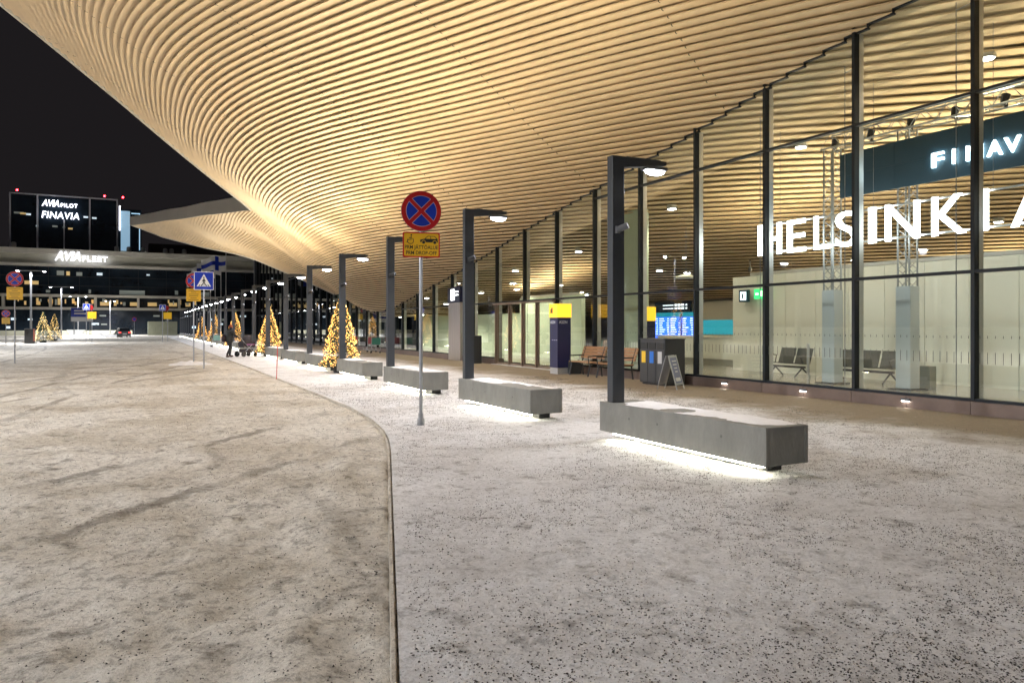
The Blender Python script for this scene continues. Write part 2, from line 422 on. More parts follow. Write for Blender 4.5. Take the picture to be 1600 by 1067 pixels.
    if speck:       # grit too small and far to be built
        v = N.new('ShaderNodeTexVoronoi'); v.inputs['Scale'].default_value = 26; L.new(tc.outputs['Object'], v.inputs['Vector'])
        fs = ramp(v.outputs['Distance'], 0.26, 0.16)
        nn = noise_n(2.2, 4, 0.6); fq = ramp(nn.outputs['Fac'], 0.36, 0.62)
        m6 = N.new('ShaderNodeMath'); m6.operation = 'MULTIPLY'; L.new(fs.outputs[0], m6.inputs[0]); L.new(fq.outputs[0], m6.inputs[1])
        sp = N.new('ShaderNodeSeparateColor'); L.new(v.outputs['Color'], sp.inputs[0]); f7 = ramp(sp.outputs[0], 0.45, 0.55)
        m7 = N.new('ShaderNodeMath'); m7.operation = 'MULTIPLY'; L.new(m6.outputs[0], m7.inputs[0]); L.new(f7.outputs[0], m7.inputs[1])
        m8 = N.new('ShaderNodeMath'); m8.operation = 'MULTIPLY'; L.new(m7.outputs[0], m8.inputs[0]); m8.inputs[1].default_value = speck
        c = mix(m8.outputs[0], c, (0.035,0.03,0.028))
    g = ramp(n3.outputs['Fac'], 0.35, 0.75)
    mg = N.new('ShaderNodeMath'); mg.operation = 'MULTIPLY'; L.new(g.outputs[0], mg.inputs[0]); mg.inputs[1].default_value = 0.28
    c = mix(mg.outputs[0], c, dark)
    n6 = noise_n(11, 7, 0.72); n7 = noise_n(27, 5, 0.7)      # slush flecks and crust; pit shade and pale crests painted into the colour
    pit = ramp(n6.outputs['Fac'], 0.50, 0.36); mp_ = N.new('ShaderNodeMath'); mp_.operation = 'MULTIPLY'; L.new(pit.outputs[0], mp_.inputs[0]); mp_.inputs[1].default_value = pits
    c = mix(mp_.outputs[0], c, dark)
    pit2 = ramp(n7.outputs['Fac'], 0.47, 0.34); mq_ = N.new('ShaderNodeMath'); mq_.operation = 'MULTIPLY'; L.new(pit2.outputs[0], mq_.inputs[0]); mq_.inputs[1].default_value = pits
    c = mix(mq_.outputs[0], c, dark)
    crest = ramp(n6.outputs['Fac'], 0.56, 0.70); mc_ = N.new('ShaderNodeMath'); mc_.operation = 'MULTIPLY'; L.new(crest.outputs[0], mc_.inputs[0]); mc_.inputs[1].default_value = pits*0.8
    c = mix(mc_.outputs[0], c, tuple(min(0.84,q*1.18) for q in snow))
    L.new(c, b.inputs['Base Color'])
    b.inputs['Roughness'].default_value = 0.72; b.inputs['Specular IOR Level'].default_value = 0.35
    bp = N.new('ShaderNodeBump'); bp.inputs['Strength'].default_value = 0.8; bp.inputs['Distance'].default_value = 0.012; L.new(n3.outputs['Fac'], bp.inputs['Height'])
    bp2 = N.new('ShaderNodeBump'); bp2.inputs['Strength'].default_value = 0.9; bp2.inputs['Distance'].default_value = 0.05
    n8 = noise_n(12, 7, 0.7); L.new(n8.outputs['Fac'], bp2.inputs['Height']); L.new(bp2.outputs[0], bp.inputs['Normal']); L.new(bp.outputs[0], b.inputs['Normal'])
    return m
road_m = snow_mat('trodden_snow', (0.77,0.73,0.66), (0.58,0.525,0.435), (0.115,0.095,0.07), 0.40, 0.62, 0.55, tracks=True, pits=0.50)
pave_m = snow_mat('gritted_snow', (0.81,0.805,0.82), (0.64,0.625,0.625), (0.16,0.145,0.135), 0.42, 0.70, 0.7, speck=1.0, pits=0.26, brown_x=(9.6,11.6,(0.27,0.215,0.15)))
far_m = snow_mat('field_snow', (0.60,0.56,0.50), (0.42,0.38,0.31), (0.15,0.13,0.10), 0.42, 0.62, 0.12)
kerb_m = mat('granite_kerb', (0.17,0.15,0.125), 0.75, var=0.3, vscale=14, bump=0.4, bscale=40)
snow_m = mat('fresh_snow', (0.78,0.77,0.78), 0.75, var=0.06, vscale=9, bump=0.5, bscale=35)
grit_m = mat('grit_stone', (0.055,0.048,0.043), 0.85, var=0.4, vscale=60)

def grid_sheet(name, xs_fn, ys, zfn, material, nx, kind='structure'):
    rows = []
    for y in ys: rows.append(np.asarray(xs_fn(y)))
    X = np.array(rows); Y = np.repeat(np.array(ys)[:,None], X.shape[1], 1); Z = zfn(X, Y)
    n, m_ = X.shape
    co = np.stack([X,Y,Z],-1).reshape(-1,3)
    i = np.arange(n-1)[:,None]*m_ + np.arange(m_-1)[None,:]
    F = np.stack([i, i+1, i+m_+1, i+m_],-1).reshape(-1,4)
    me = bpy.data.meshes.new(name); me.vertices.add(len(co)); me.vertices.foreach_set('co', co.ravel())
    me.loops.add(F.size); me.loops.foreach_set('vertex_index', F.ravel().astype(np.int32))
    me.polygons.add(len(F)); me.polygons.foreach_set('loop_start', np.arange(0,F.size,4,dtype=np.int32)); me.polygons.foreach_set('loop_total', np.full(len(F),4,np.int32))
    me.polygons.foreach_set('use_smooth', np.ones(len(F),bool)); me.update(calc_edges=True); me.materials.append(material)
    o = bpy.data.objects.new(name, me); link(o); return tag(o, kind=kind)
def prog(a, b, d0, g, origin=0.0):
    out = [a]
    while out[-1] < b: out.append(out[-1]+d0*(1+abs(out[-1]-origin)/g))
    out[-1] = b; return out
def fine(X, Y):    # relief fades with distance, where the mesh is coarser
    return np.clip(1.3-np.hypot(X,Y)/26, 0.05, 1)
def road_z(X, Y):
    r = fine(X,Y)
    z = -0.03 + 0.03*fbm(X*0.35, Y*0.3, 3, 1) + r*(0.045*fbm(X*1.6, Y*1.3, 4, 5) + 0.055*fbm(X*4.2, Y*3.8, 3, 9) + 0.030*fbm(X*10, Y*9, 2, 13))
    lump = vnoise(X*4.2, Y*3.6, 21); z += r*(0.022*np.clip(lump-0.58,0,1)/0.42 - 0.022*np.clip(vnoise(X*5.1,Y*2.6,23)-0.66,0,1)/0.34)
    k = kerb_x(Y)-X
    z -= 0.0*k
    z += r*0.03*np.exp(-((k-0.45)/0.22)**2)*(0.6+0.8*vnoise(X*2,Y*1.4,31))
    return np.minimum(z, np.where(k < -0.03, -0.05, 0.05))
def pave_z(X, Y):
    r = fine(X,Y); k = X-kerb_x(Y)
    z = r*(0.020*fbm(X*1.3, Y*1.3, 4, 41) + 0.030*fbm(X*8, Y*8, 3, 45) + 0.02*np.clip(vnoise(X*3.1,Y*3.4,51)-0.6,0,1))
    return z*np.clip((13.4-X)*3,0,1)*np.clip(k*6+0.15,0,1) + 0.004
ys = prog(-6, 205, 0.030, 5.5, 3.0)
xr = sorted([3.9-d for d in prog(-2.6, 75, 0.034, 5.0)])
road = grid_sheet('road', lambda y: xr, ys, road_z, road_m, 0)
tp = np.array([0]+[ (math.exp(k/110*2.1)-1)/(math.exp(2.1)-1) for k in range(1,111)])
pavement = grid_sheet('pavement', lambda y: kerb_x(y)+0.076+(13.56-kerb_x(y)-0.076)*np.linspace(0,1,230), [y for y in ys if y < 141], pave_z, pave_m, 0)
# kerb
mb = MB(); yy = [y for y in np.arange(-6, 139, 0.5)]
prof = [(0.028,-0.12),(0.032,-0.03),(0.038,0.004),(0.058,0.008),(0.066,0.0),(0.068,-0.06),(0.085,-0.06)]
for y in yy:
    x = float(kerb_x(y))
    for a, h in prof: mb.v.append((x+a, y, h+0.016*float(fbm(np.array([y*0.7]),np.array([a*3]),3,77)[0])))
n = len(prof)
for i in range(len(yy)-1):
    for k in range(n-1): mb.f.append((i*n+k, i*n+k+1, (i+1)*n+k+1, (i+1)*n+k)); mb.m.append(0 if k >= 4 else 1)
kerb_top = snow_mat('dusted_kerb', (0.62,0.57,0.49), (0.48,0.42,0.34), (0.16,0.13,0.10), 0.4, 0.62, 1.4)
mb.build('kerb', [kerb_m, kerb_top], kind='structure')
# country beyond
s_ = 1500; raw_mesh('ground', [(-s_,-s_,-0.16),(s_,-s_,-0.16),(s_,s_,-0.16),(-s_,s_,-0.16)], [(0,1,2,3)], far_m, kind='structure')

# loose grit on the pavement: tens of thousands of chips, one mesh
def scatter_grit(name, n, xfun, seed, zf, parent):
    g = np.random.default_rng(seed)
    y = 1.8+ (g.random(n)**1.7)*19; k = kerb_x(y); x = xfun(g, y, k, n)
    keep = vnoise(x*0.9, y*0.9, seed)*0.6+vnoise(x*3.1, y*3.1, seed+3)*0.6 > 0.34 + 0.45*g.random(n)
    x = x[keep]; y = y[keep]; n = len(x)
    z = zf(x, y)
    r = (0.0024+0.0050*g.random(n)**2)*(1+y/34)
    base = np.array([(1,0,0),(-.4,.9,0),(-.6,-.8,.1),(.1,.1,.8),(0,0,-.6)])
    fa = np.array([(0,1,3),(1,2,3),(2,0,3),(1,0,4),(2,1,4),(0,2,4)])
    a = g.random(n)*6.283; ca = np.cos(a); sa = np.sin(a)
    sx = 0.7+0.9*g.random(n)
    bx = base[None,:,0]*sx[:,None]; by = np.repeat(base[None,:,1],n,0); bz = base[None,:,2]
    V = np.stack([x[:,None]+(bx*ca[:,None]-by*sa[:,None])*r[:,None], y[:,None]+(bx*sa[:,None]+by*ca[:,None])*r[:,None], z[:,None]+bz*r[:,None]],-1).reshape(-1,3)
    F = (fa[None]+np.arange(n)[:,None,None]*5).reshape(-1,3)
    me = bpy.data.meshes.new(name); me.vertices.add(len(V)); me.vertices.foreach_set('co', V.ravel())
    me.loops.add(F.size); me.loops.foreach_set('vertex_index', F.ravel().astype(np.int32)); me.polygons.add(len(F))
    me.polygons.foreach_set('loop_start', np.arange(0,F.size,3,dtype=np.int32)); me.polygons.foreach_set('loop_total', np.full(len(F),3,np.int32))
    me.update(calc_edges=True); me.materials.append(grit_m)
    o = bpy.data.objects.new(name, me); link(o); return tag(o, 'dark grit chips strewn over the snowy '+parent, 'grit', kind='stuff')
scatter_grit('grit', 130000, lambda g,y,k,n: k+0.15+g.random(n)*np.minimum(11.5-k, 3.5+y), 11, pave_z, 'pavement')
scatter_grit('grit', 26000, lambda g,y,k,n: k-0.05-g.random(n)**1.5*(3+y*0.6), 12, road_z, 'road')

# ------------------------------------------------------------------ materials of built things
steel_dark = mat('anthracite_steel', (0.034,0.040,0.050), 0.42, var=0.15, vscale=2.5, spec=0.5)
steel_gal = mat('galvanised_steel', (0.32,0.33,0.35), 0.4, metal=0.8, var=0.12, vscale=8)
alu = mat('brushed_aluminium', (0.55,0.56,0.56), 0.35, metal=0.7, var=0.06, vscale=4)
concrete = mat('bench_concrete', (0.19,0.187,0.168), 0.7, var=0.2, vscale=3.2, bump=0.3, bscale=26, stretch=(1,1,0.45))
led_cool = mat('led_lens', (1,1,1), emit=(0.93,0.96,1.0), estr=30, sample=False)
led_strip = mat('led_strip', (1,1,0.9), emit=(1.0,0.96,0.74), estr=24)
led_house = mat('lamp_housing', (0.10,0.105,0.115), 0.5)
glass = glass_mat('facade_glass', (0.925,0.95,0.925), 1.5, extra=0.04)
frame_dk = mat('mullion_dark', (0.010,0.014,0.020), 0.5, spec=0.3)
plinth_m = mat('bronze_plinth', (0.17,0.125,0.105), 0.45, metal=0.35, var=0.18, vscale=1.5, bump=0.05)
copper = mat('copper_frame', (0.26,0.19,0.145), 0.38, metal=0.6, var=0.12, vscale=3)
white_wall = mat('white_panel', (0.74,0.74,0.66), 0.45, var=0.02, vscale=1.0)
floor_in = mat('terrazzo_floor', (0.30,0.29,0.27), 0.18, var=0.12, vscale=20)
black_pl = mat('black_plastic', (0.02,0.021,0.023), 0.5)
letter_white = mat('lit_letter', (1,1,1), emit=(0.92,0.97,1.0), estr=5.5)
letter_side = mat('letter_return', (0.75,0.8,0.85), 0.4, emit=(0.7,0.85,1.0), estr=0.6, sample=False)

# ------------------------------------------------------------------ glass facade, bay by bay
BAYS = [8.13+2.5*k for k in range(-5, 21)]
RAIL1, RAIL2, SILL = 2.6, 5.85, 0.29
facade = empty('glass_facade', (XF, 20, 0), label='tall glazed hall front with dark mullions under the timber roof', cat='facade')
def fl(mb_, name, m_, **kw):                      # build in facade-local space
    mb_.v = [(x-XF, y-20, z) for x,y,z in mb_.v]; return mb_.build(name, m_, facade, **kw)
def rz1(y): return float(roof_z([XF],[y])[0])
mark_m = mat('glass_marking', (0.10,0.11,0.10), 0.6)
DOOR = (24.3, 28.13)
for i, y0 in enumerate(BAYS):
    top = rz1(y0)
    isdoor_edge = 23.5 < y0 < 27.9
    fl(MB().box(XF-0.10, XF+0.05, y0-0.035, y0+0.035, 2.6 if isdoor_edge else 0.25, top+0.12), 'mullion', frame_dk)
    fl(MB().box(XF+0.052, XF+0.20, y0-0.022, y0+0.022, 2.6 if isdoor_edge else 0.25, top+0.12), 'mullion_fin', alu)
    if i == len(BAYS)-1: break
    y1 = y0+2.5
    a, b = y0+0.035, y1-0.035
    def pane(z0, z1a, z1b):
        m_ = MB().prism([(a,z0),(b,z0),(b,z1b),(a,z1a)], XF-0.012, XF+0.012, axis='x'); return fl(m_, 'pane', glass)
    t0, t1 = rz1(a)+0.10, rz1(b)+0.10
    door = 23.0 < y0 < 27.0
    if min(t0,t1) > RAIL1+0.3:
        if not door: pane(SILL, RAIL1-0.03, RAIL1-0.03)
        fl(MB().box(XF-0.09, XF+0.04, a, b, RAIL1-0.03, RAIL1+0.03), 'transom', frame_dk)
        if min(t0,t1) > RAIL2+0.2:
            pane(RAIL1+0.03, RAIL2-0.025, RAIL2-0.025); fl(MB().box(XF-0.09, XF+0.04, a, b, RAIL2-0.025, RAIL2+0.025), 'transom', frame_dk); pane(RAIL2+0.025, t0, t1)
        else: pane(RAIL1+0.03, t0, t1)
    else: pane(SILL, t0, t1)
    if not door:
        fl(MB().box(XF-0.09, XF+0.04, a, b, SILL-0.05, SILL), 'sill', frame_dk)
        for h in range(2):
            fl(MB().box(XF-0.16, XF+0.30, y0+1.25*h+0.006, y0+1.25*h+1.244, 0.0, SILL-0.052), 'plinth_panel', plinth_m)
        if y0 < 24:
            mk = MB()
            yy_ = a+0.08
            while yy_ < b-0.05:
                mk.box(XF-0.0165, XF-0.0125, yy_, yy_+0.010, 0.92, 1.13); mk.box(XF-0.0165, XF-0.0125, yy_, yy_+0.010, 1.38, 1.43); yy_ += 0.135
            fl(mk, 'glazing_marks', mark_m, kind='stuff')
    if 3 < y0 < 40:
        fl(MB().tube([(XF+0.42, y0+0.62, 0.15),(XF+0.42, y0+0.62, min(t0,t1)-0.15)], 0.011, 6), 'tension_rod', steel_gal)
        fl(MB().tube([(XF+0.19, y0, min(t0,t1)-0.35),(XF+0.42, y0+0.62, min(t0,t1)-0.30)], 0.014, 6), 'strut', steel_gal)
    if y0 < 22 and i % 1 == 0 and y0 > 5:
        u_ = MB().box(XF-0.20, XF-0.161, y0+1.16, y0+1.34, 0.14, 0.19); fl(u_, 'floor_spot', led_house)
        fl(MB().box(XF-0.198, XF-0.165, y0+1.175, y0+1.325, 0.13, 0.1395), 'spot_lens', mat('spot_lens_glow', (1,1,1), emit=(1,0.95,0.88), estr=16) if 'spot_lens_glow' not in bpy.data.materials else bpy.data.materials['spot_lens_glow'])
# stepped head frame that follows the slat ends
mb = MB(); Yq = np.arange(BAYS[0], 57.5, 0.02); Kq = np.floor(roof_z(np.full(len(Yq),XF), Yq)/DZ).astype(int)
s0 = 0
for i in range(1, len(Yq)+1):
    if i == len(Yq) or Kq[i] != Kq[s0]:
        z = Kq[s0]*DZ; mb.box(XF-0.045, XF+0.03, Yq[s0], Yq[i-1]+0.02, z-0.030, z+0.01)
        if i < len(Yq):
            z2 = Kq[i]*DZ; mb.box(XF-0.047, XF+0.032, Yq[i]-0.014, Yq[i]+0.014, min(z,z2)-0.032, max(z,z2)+0.012)
        s0 = i
fl(mb, 'head_frame', frame_dk)

# entrance doors in copper frames
ent = empty('entrance_doors', (XF-0.02, 26.2, 0), label='glazed sliding entrance doors in copper coloured frames', cat='door')
def el(mb_, name, m_): mb_.v = [(x-XF+0.02, y-26.2, z) for x,y,z in mb_.v]; return mb_.build(name, m_, ent)
for y in (23.17, 24.55, 25.7, 26.85, 28.10): el(MB().box(XF-0.14, XF+0.04, y-0.03, y+0.03, 0.0, 2.50, bev=0.008), 'door_post', copper)
el(MB().box(XF-0.24, XF+0.12, 23.1, 28.17, 2.505, 2.565, bev=0.01), 'lintel', copper)
for a, b in ((23.23,24.49),(24.61,25.64),(25.76,26.79),(26.91,28.04)):
    lf = el(MB().box(XF-0.06, XF-0.045, a, b, 0.06, 2.50), 'door_leaf', glass)
    f = MB(); f.box(XF-0.075, XF-0.03, a, a+0.045, 0.03, 2.5); f.box(XF-0.075, XF-0.03, b-0.045, b, 0.03, 2.5); f.box(XF-0.0745, XF-0.0305, a+0.045, b-0.045, 0.03, 0.10)
    o = el(f, 'leaf_frame', copper)
el(MB().box(XF-0.3, XF+0.35, 23.1, 28.17, 0.0, 0.028), 'threshold', alu)

# stainless wall panel with lift pictogram sign above
pn = empty('lift_panel', (XF-0.15, 32.3, 0), label='stainless steel wall panel with dark lift pictogram sign on top', cat='panel')
MB().box(-0.12, 0.11, -0.72, 0.72, 0.0, 2.72, bev=0.01).build('steel_cladding', mat('brushed_steel', (0.5,0.47,0.45), 0.3, metal=0.85, var=0.1, vscale=2, stretch=(1,8,0.3)), pn)
MB().box(-0.16, 0.13, -0.74, 0.74, 2.725, 3.45, bev=0.01).build('sign_box', mat('navy_sign', (0.012,0.016,0.06), 0.35), pn)
pict = mat('pictogram_white', (1,1,1), emit=(1,1,1), estr=2.0)
mb = MB(); mb.box(-0.172,-0.162, -0.15,0.30, 2.83,2.88); mb.box(-0.172,-0.162, -0.15,0.30, 3.30,3.35); mb.box(-0.172,-0.162, -0.15,-0.10, 2.881,3.299); mb.box(-0.172,-0.162, 0.25,0.30, 2.881,3.299)
mb.box(-0.172,-0.162, 0.04,0.11, 2.95,3.23); mb.box(-0.172,-0.162, -0.6,-0.25, 3.05,3.10); mb.box(-0.172,-0.162, -0.6,-0.25, 3.2,3.25)
mb.build('pictogram', pict, pn)

# ------------------------------------------------------------------ concrete benches with lamp posts
PX = 5.87
POSTS = [8.58+5.2*k for k in range(24)]
def make_bench(k):
    root = empty('concrete_bench', (PX+0.31, 0, 0))
    mb = MB().box(-0.31, 0.31, -2.95, 0.16, 0.118, 0.535, bev=0.012); mb.build('seat_block', concrete, root)
    e = MB()
    for sgn in (-1, 1): e.box(sgn*0.29-0.022, sgn*0.29+0.018, -2.966, -2.951, 0.125, 0.53)
    e.box(-0.268, 0.266, -2.966, -2.951, 0.505, 0.53); e.build('edge_trim', concrete, root)
    MB().box(0.02, 0.24, -2.66, -0.02, 0.0, 0.117).build('plinth', black_pl, root)
    MB().box(-0.262, -0.222, -2.86, -0.10, 0.092, 0.117).build('led_light', led_strip, root)
    g = MB()
    for y in (-2.3, -1.15, -0.55):
        g.lathe([(0.012,0),(0.018,0.004),(0.018,0.006)], 10, (0,0,0))
        for i in range(len(g.v)-30, len(g.v)):
            x, yy2, z = g.v[i]; g.v[i] = (-0.312-z*0.3+0.001, y+x, 0.36+yy2)
    g.build('bolt_hole', mat('hole_dark', (0.12,0.12,0.11), 0.9) if 'hole_dark' not in bpy.data.materials else bpy.data.materials['hole_dark'], root)
    # thin snow on the seat
    sy = np.linspace(-2.92, -0.10, 60); sx = np.linspace(-0.29, 0.29, 16); X, Y = np.meshgrid(sx, sy, indexing='ij')
    cov = fbm(X*2.2+k*7.1, Y*1.6, 4, 61+k)+0.12+0.35*X+0.05*Y
    edge_f = np.minimum(np.minimum(X+0.30, 0.30-X)*12, np.minimum(Y+2.94, -0.09-Y)*6)
    H = np.clip(cov*0.09, -0.004, 0.022)*np.clip(edge_f,0,1) - 0.003*(1-np.clip(edge_f,0,1))
    vs = [(float(X[i,j]), float(Y[i,j]), 0.5355+float(H[i,j])) for i in range(16) for j in range(60)]
    fs = [(i*60+j, (i+1)*60+j, (i+1)*60+j+1, i*60+j+1) for i in range(15) for j in range(59)]
    raw_mesh('snow_layer', vs, fs, snow_m, root, smooth=True)
    return root
def make_post():
    root = empty('lamp_post', (PX, 0, 0))
    m = MB().box(0.03, 0.23, 0.0, 0.13, 0.537, 3.99, bev=0.006); m.build('post', steel_dark, root)
    m = MB(); m.prism([(0.231,3.84),(0.231,3.99),(0.98,3.99),(0.98,3.935)], 0.005, 0.125); m.build('arm', steel_dark, root)
    h = MB().box(0.62, 0.99, -0.01, 0.14, 3.855, 3.905, bev=0.006).build('lamp_head', led_house, root)
    le = MB(); n = 10
    le.lathe([(0.012,-0.058),(0.06,-0.05),(0.10,-0.03),(0.115,-0.002)], 16); le.v = [(0.81+x*1.55, 0.065+y*0.62, 3.8545+z*1.2) for x,y,z in le.v]; le.build('lens', led_cool, h, smooth=True)  # dome oversized so its glowing shape stands in for glare
    return root
benches = []
protoB = [make_bench(0), make_bench(1)]; protoP = make_post()
for i, y in enumerate(POSTS):
    b = protoB[i] if i < 2 else copy_tree(protoB[i%2])
    b.location.y = y+0.06
    p = protoP if i == 0 else copy_tree(protoP)
    p.location.y = y-0.06; p.location.z = 0
    ORD = ['','','','','fifth','sixth','seventh','eighth','ninth','tenth','eleventh','twelfth','thirteenth','fourteenth','fifteenth','sixteenth','seventeenth','eighteenth','nineteenth','twentieth','twenty-first','twenty-second','twenty-third','last']
    bl = ['long concrete bench at the open end of the row, snow on top, glowing base', 'concrete bench with glowing base, second from the open end of the row', 'concrete bench with glowing base right behind the drop-off sign pole', 'concrete bench with glowing base standing in front of the large lit fir tree']
    pl = ['black lamp post rising from the bench at the open end of the row', 'black lamp post with grey spotlight, second from the open end of the row', 'black lamp post with grey spotlight, third from the open end of the row', 'black lamp post standing in front of the large lit fir tree']
    tag(b, bl[i] if i < 4 else ORD[i]+' concrete bench with glowing base counted from the open end of the row', 'bench', 'concrete benches in the row')
    tag(p, pl[i] if i < 4 else ORD[i]+' black lamp post counted from the open end of the row', 'lamp post', 'lamp posts in the row')
    # downlight
    if i < 14:
        spot('downlight', (0.81, 0.065, 3.78), (0.81, 0.065, 0), 128, (0.96,0.96,1.0), 172, 0.3, 0.10, p)
    # spotlight fixture clamped to the post, carries no lamp
    if i < 8:
        f = MB(); f.tube([(0.10,-0.03,2.95),(0.19,-0.14,3.0)], 0.045, 10); f.box(0.07,0.13,-0.05,-0.001,2.90,3.0); fo = f.build('spotlight', led_house, p)
        if i > 0: pass
# invented strips on top of the arms, added to light the timber from below
for i, y in enumerate(POSTS[:14]):
    p = [o for o in bpy.data.objects if o.name.startswith('lamp_post') and abs(o.location.y-(y-0.06)) < 0.01][0]
    wpow = [92, 98, 114, 146, 142, 132, 95, 85, 72, 66, 60, 60, 60, 60][i]
    MB().box(0.30, 0.90, 0.03, 0.10, 3.9905, 4.006).build('added_uplight_strip', led_house, p)
    area('added_uplight', (0.60, 0.065, 4.012), (math.radians(180),0,0), 0.56, 0.06, wpow, (1.0,0.87,0.62), p)

# ------------------------------------------------------------------ hall interior
raw_mesh('hall_floor', [(XF+0.30,-7,0.12),(31,-7,0.12),(31,50,0.12),(XF+0.30,50,0.12)], [(0,1,2,3)], floor_in, kind='structure')
def hall_wall(name, x0,x1,y0,y1,z0,z1, m_, label, joints=None):
    r = empty(name, ((x0+x1)/2,(y0+y1)/2,z0), label=label, cat='wall')
    cx, cy = (x0+x1)/2, (y0+y1)/2
    if joints:
        n = max(1,int(round((y1-y0)/joints))); w_ = (y1-y0)/n
        for k in range(n): MB().box(x0-cx, x1-cx, y0+k*w_+0.006-cy, y0+(k+1)*w_-0.006-cy, 0, z1-z0).build('panel', m_, r)
        MB().box(x0+0.02-cx, x1-0.02-cx, y0+0.02-cy, y1-0.02-cy, 0.01, z1-z0-0.02).build('core', black_pl, r)
    else: MB().box(x0-cx, x1-cx, y0-cy, y1-cy, 0, z1-z0).build('panel', m_, r)
    return r
hall_wall('partition', 18.3,18.5, 3.0,19.2, 0.12,3.28, white_wall, 'cream panelled partition wall behind the black waiting seats', 1.2)
hall_wall('partition', 18.51,23.3, 19.02,19.2, 0.12,3.27, white_wall, 'cream return wall at the end of the panelled partition')
green_wall = mat('pale_green_wall', (0.55,0.64,0.50), 0.4, var=0.03, vscale=0.8)
hall_wall('partition', 17.2,17.4, 27.2,33.0, 0.12,3.0, green_wall, 'pale green vestibule wall behind the entrance doors', 1.45)
hall_wall('partition', 17.4,17.6, 33.1,49.0, 0.12,2.28, green_wall, 'pale green inner wall beside the lift panel where the roof is lowest', 1.6)
hall_wall('back_wall', 30.6,30.8, -7,50, 0.12,7.8, mat('hall_back', (0.42,0.38,0.30), 0.6), 'plain far wall of the hall behind the screens')
hall_wall('end_wall', XF+0.3,30.5, -7.2,-7.0, 0.12,9.5, mat('hall_end', (0.42,0.38,0.30), 0.6), 'plain end wall of the hall beyond the glazed front')
hall_wall('column_wall', 15.6,16.0, 20.9,21.8, 0.12,5.9, green_wall, 'tall pale green pier inside the glass beside the first lamp post')

# troughs added on the walls to brighten the hall; ceiling downlights
trough_m = mat('trough_metal', (0.5,0.5,0.48), 0.5)
def trough(x, y0, y1, z, pw, lab):
    r = empty('added_trough', (x,(y0+y1)/2,z), label=lab, cat='light'); L_ = y1-y0
    mb = MB(); mb.box(-0.10,0.10,-L_/2,L_/2,0.0,0.02); mb.box(-0.10,-0.085,-L_/2,L_/2,0.021,0.10); mb.box(0.085,0.10,-L_/2,L_/2,0.021,0.10); mb.build('housing', trough_m, r)
    area('added_trough_light', (0,0,0.06), (math.radians(180),0,0), 0.15, L_*0.98, pw, (1.0,0.84,0.58), r)
trough(18.4, 3.2, 18.4, 3.29, 520, 'added light trough along the top of the cream partition wall')
trough(23.6, 19.5, 33, 2.75, 460, 'added light trough along the top of the screen wall')
trough(28.5, 0, 30, 2.6, 540, 'added light trough at the back of the hall')
def downlight(x, y, pw, i):
    z = math.floor(float(roof_z([x],[y])[0])/DZ)*DZ
    r = empty('downlight', (x,y,z-DZ), label='small round ceiling downlight in the hall slats', cat='ceiling light', group='hall downlights')
    MB().lathe([(0.16,0.0),(0.17,0.02),(0.17,DZ+0.05)], 16).build('trim_ring', trough_m, r)
    MB().lathe([(0.13,-0.012),(0.13,-0.002)], 16).build('lens', bpy.data.materials['led_lens'], r)
    spot('beam', (0,0,-0.03), (0,0,-5), pw, (1.0,0.90,0.68), 130, 0.6, 0.1, r)
i = 0
for x in (16.3, 20.5, 25.5):
    for y in (4.5, 9.5, 14.5, 20.0, 26.0, 32.0):
        downlight(x, y, 215 if y > 18 else 240, i); i += 1
for y in (30.0, 34.5, 38.5, 42.5, 46.5): downlight(15.4, y, 430, i)

trough(17.3, 27.3, 32.9, 3.01, 160, 'added light trough on the pale green vestibule wall')  # one more added trough, brightens the vestibule wall
r = empty('pendant_lamp', (17, 20.1, 3.3), label='shallow white pendant lamp hanging behind the glass beside the pier', cat='lamp')
MB().lathe([(0.36,-0.02),(0.37,0.02),(0.18,0.09),(0.05,0.12)], 20).build('shade', white_wall, r, smooth=True); MB().tube([(0,0,0.12),(0,0,1.75)], 0.01, 6).build('cord', steel_gal, r)
# hall seats: beam seats with perforated shells
def seat_row(y0, n, lab):
    r = empty('beam_seat', (17.1, y0, 0.12), label=lab, cat='seat')
    m_ = mat('seat_shell', (0.045,0.05,0.045), 0.45) if 'seat_shell' not in bpy.data.materials else bpy.data.materials['seat_shell']
    for k in range(n):
        y = (k+0.5)*0.62
        MB().add([(-0.25,y-0.27,0.40),(-0.25,y+0.27,0.40),(0.20,y+0.27,0.37),(0.20,y-0.27,0.37),(-0.25,y-0.27,0.43),(-0.25,y+0.27,0.43),(0.20,y+0.27,0.40),(0.20,y-0.27,0.40)],
                 [(0,1,2,3),(7,6,5,4),(0,4,5,1),(1,5,6,2),(2,6,7,3),(3,7,4,0)]).build('seat', m_, r)
        MB().add([(0.205,y-0.27,0.39),(0.205,y+0.27,0.39),(0.36,y+0.27,0.84),(0.36,y-0.27,0.84),(0.235,y-0.27,0.38),(0.235,y+0.27,0.38),(0.39,y+0.27,0.83),(0.39,y-0.27,0.83)],
                 [(0,1,2,3),(7,6,5,4),(0,4,5,1),(1,5,6,2),(2,6,7,3),(3,7,4,0)]).build('backrest', m_, r)
    MB().box(-0.02,0.04,0.02,n*0.62-0.02,0.27,0.33).build('beam', black_pl, r)
    for y in (0.12, n*0.62-0.12):
        f = MB(); f.tube([(0.01,y,0.28),(-0.30,y,0.02)], 0.022, 6); f.tube([(0.01,y,0.28),(0.32,y,0.02)], 0.022, 6); f.build('leg', black_pl, r)
    for y in (-0.02, n*0.62+0.02): MB().tube([(0.15,y,0.40),(0.2,y,0.62),(-0.05,y,0.64),(-0.22,y,0.60),(-0.12,y,0.40)], 0.018, 6).build('armrest', black_pl, r)
seat_row(15.05, 2, 'pair of black waiting seats by the cream partition')
seat_row(12.25, 3, 'row of three black waiting seats between the stage towers')
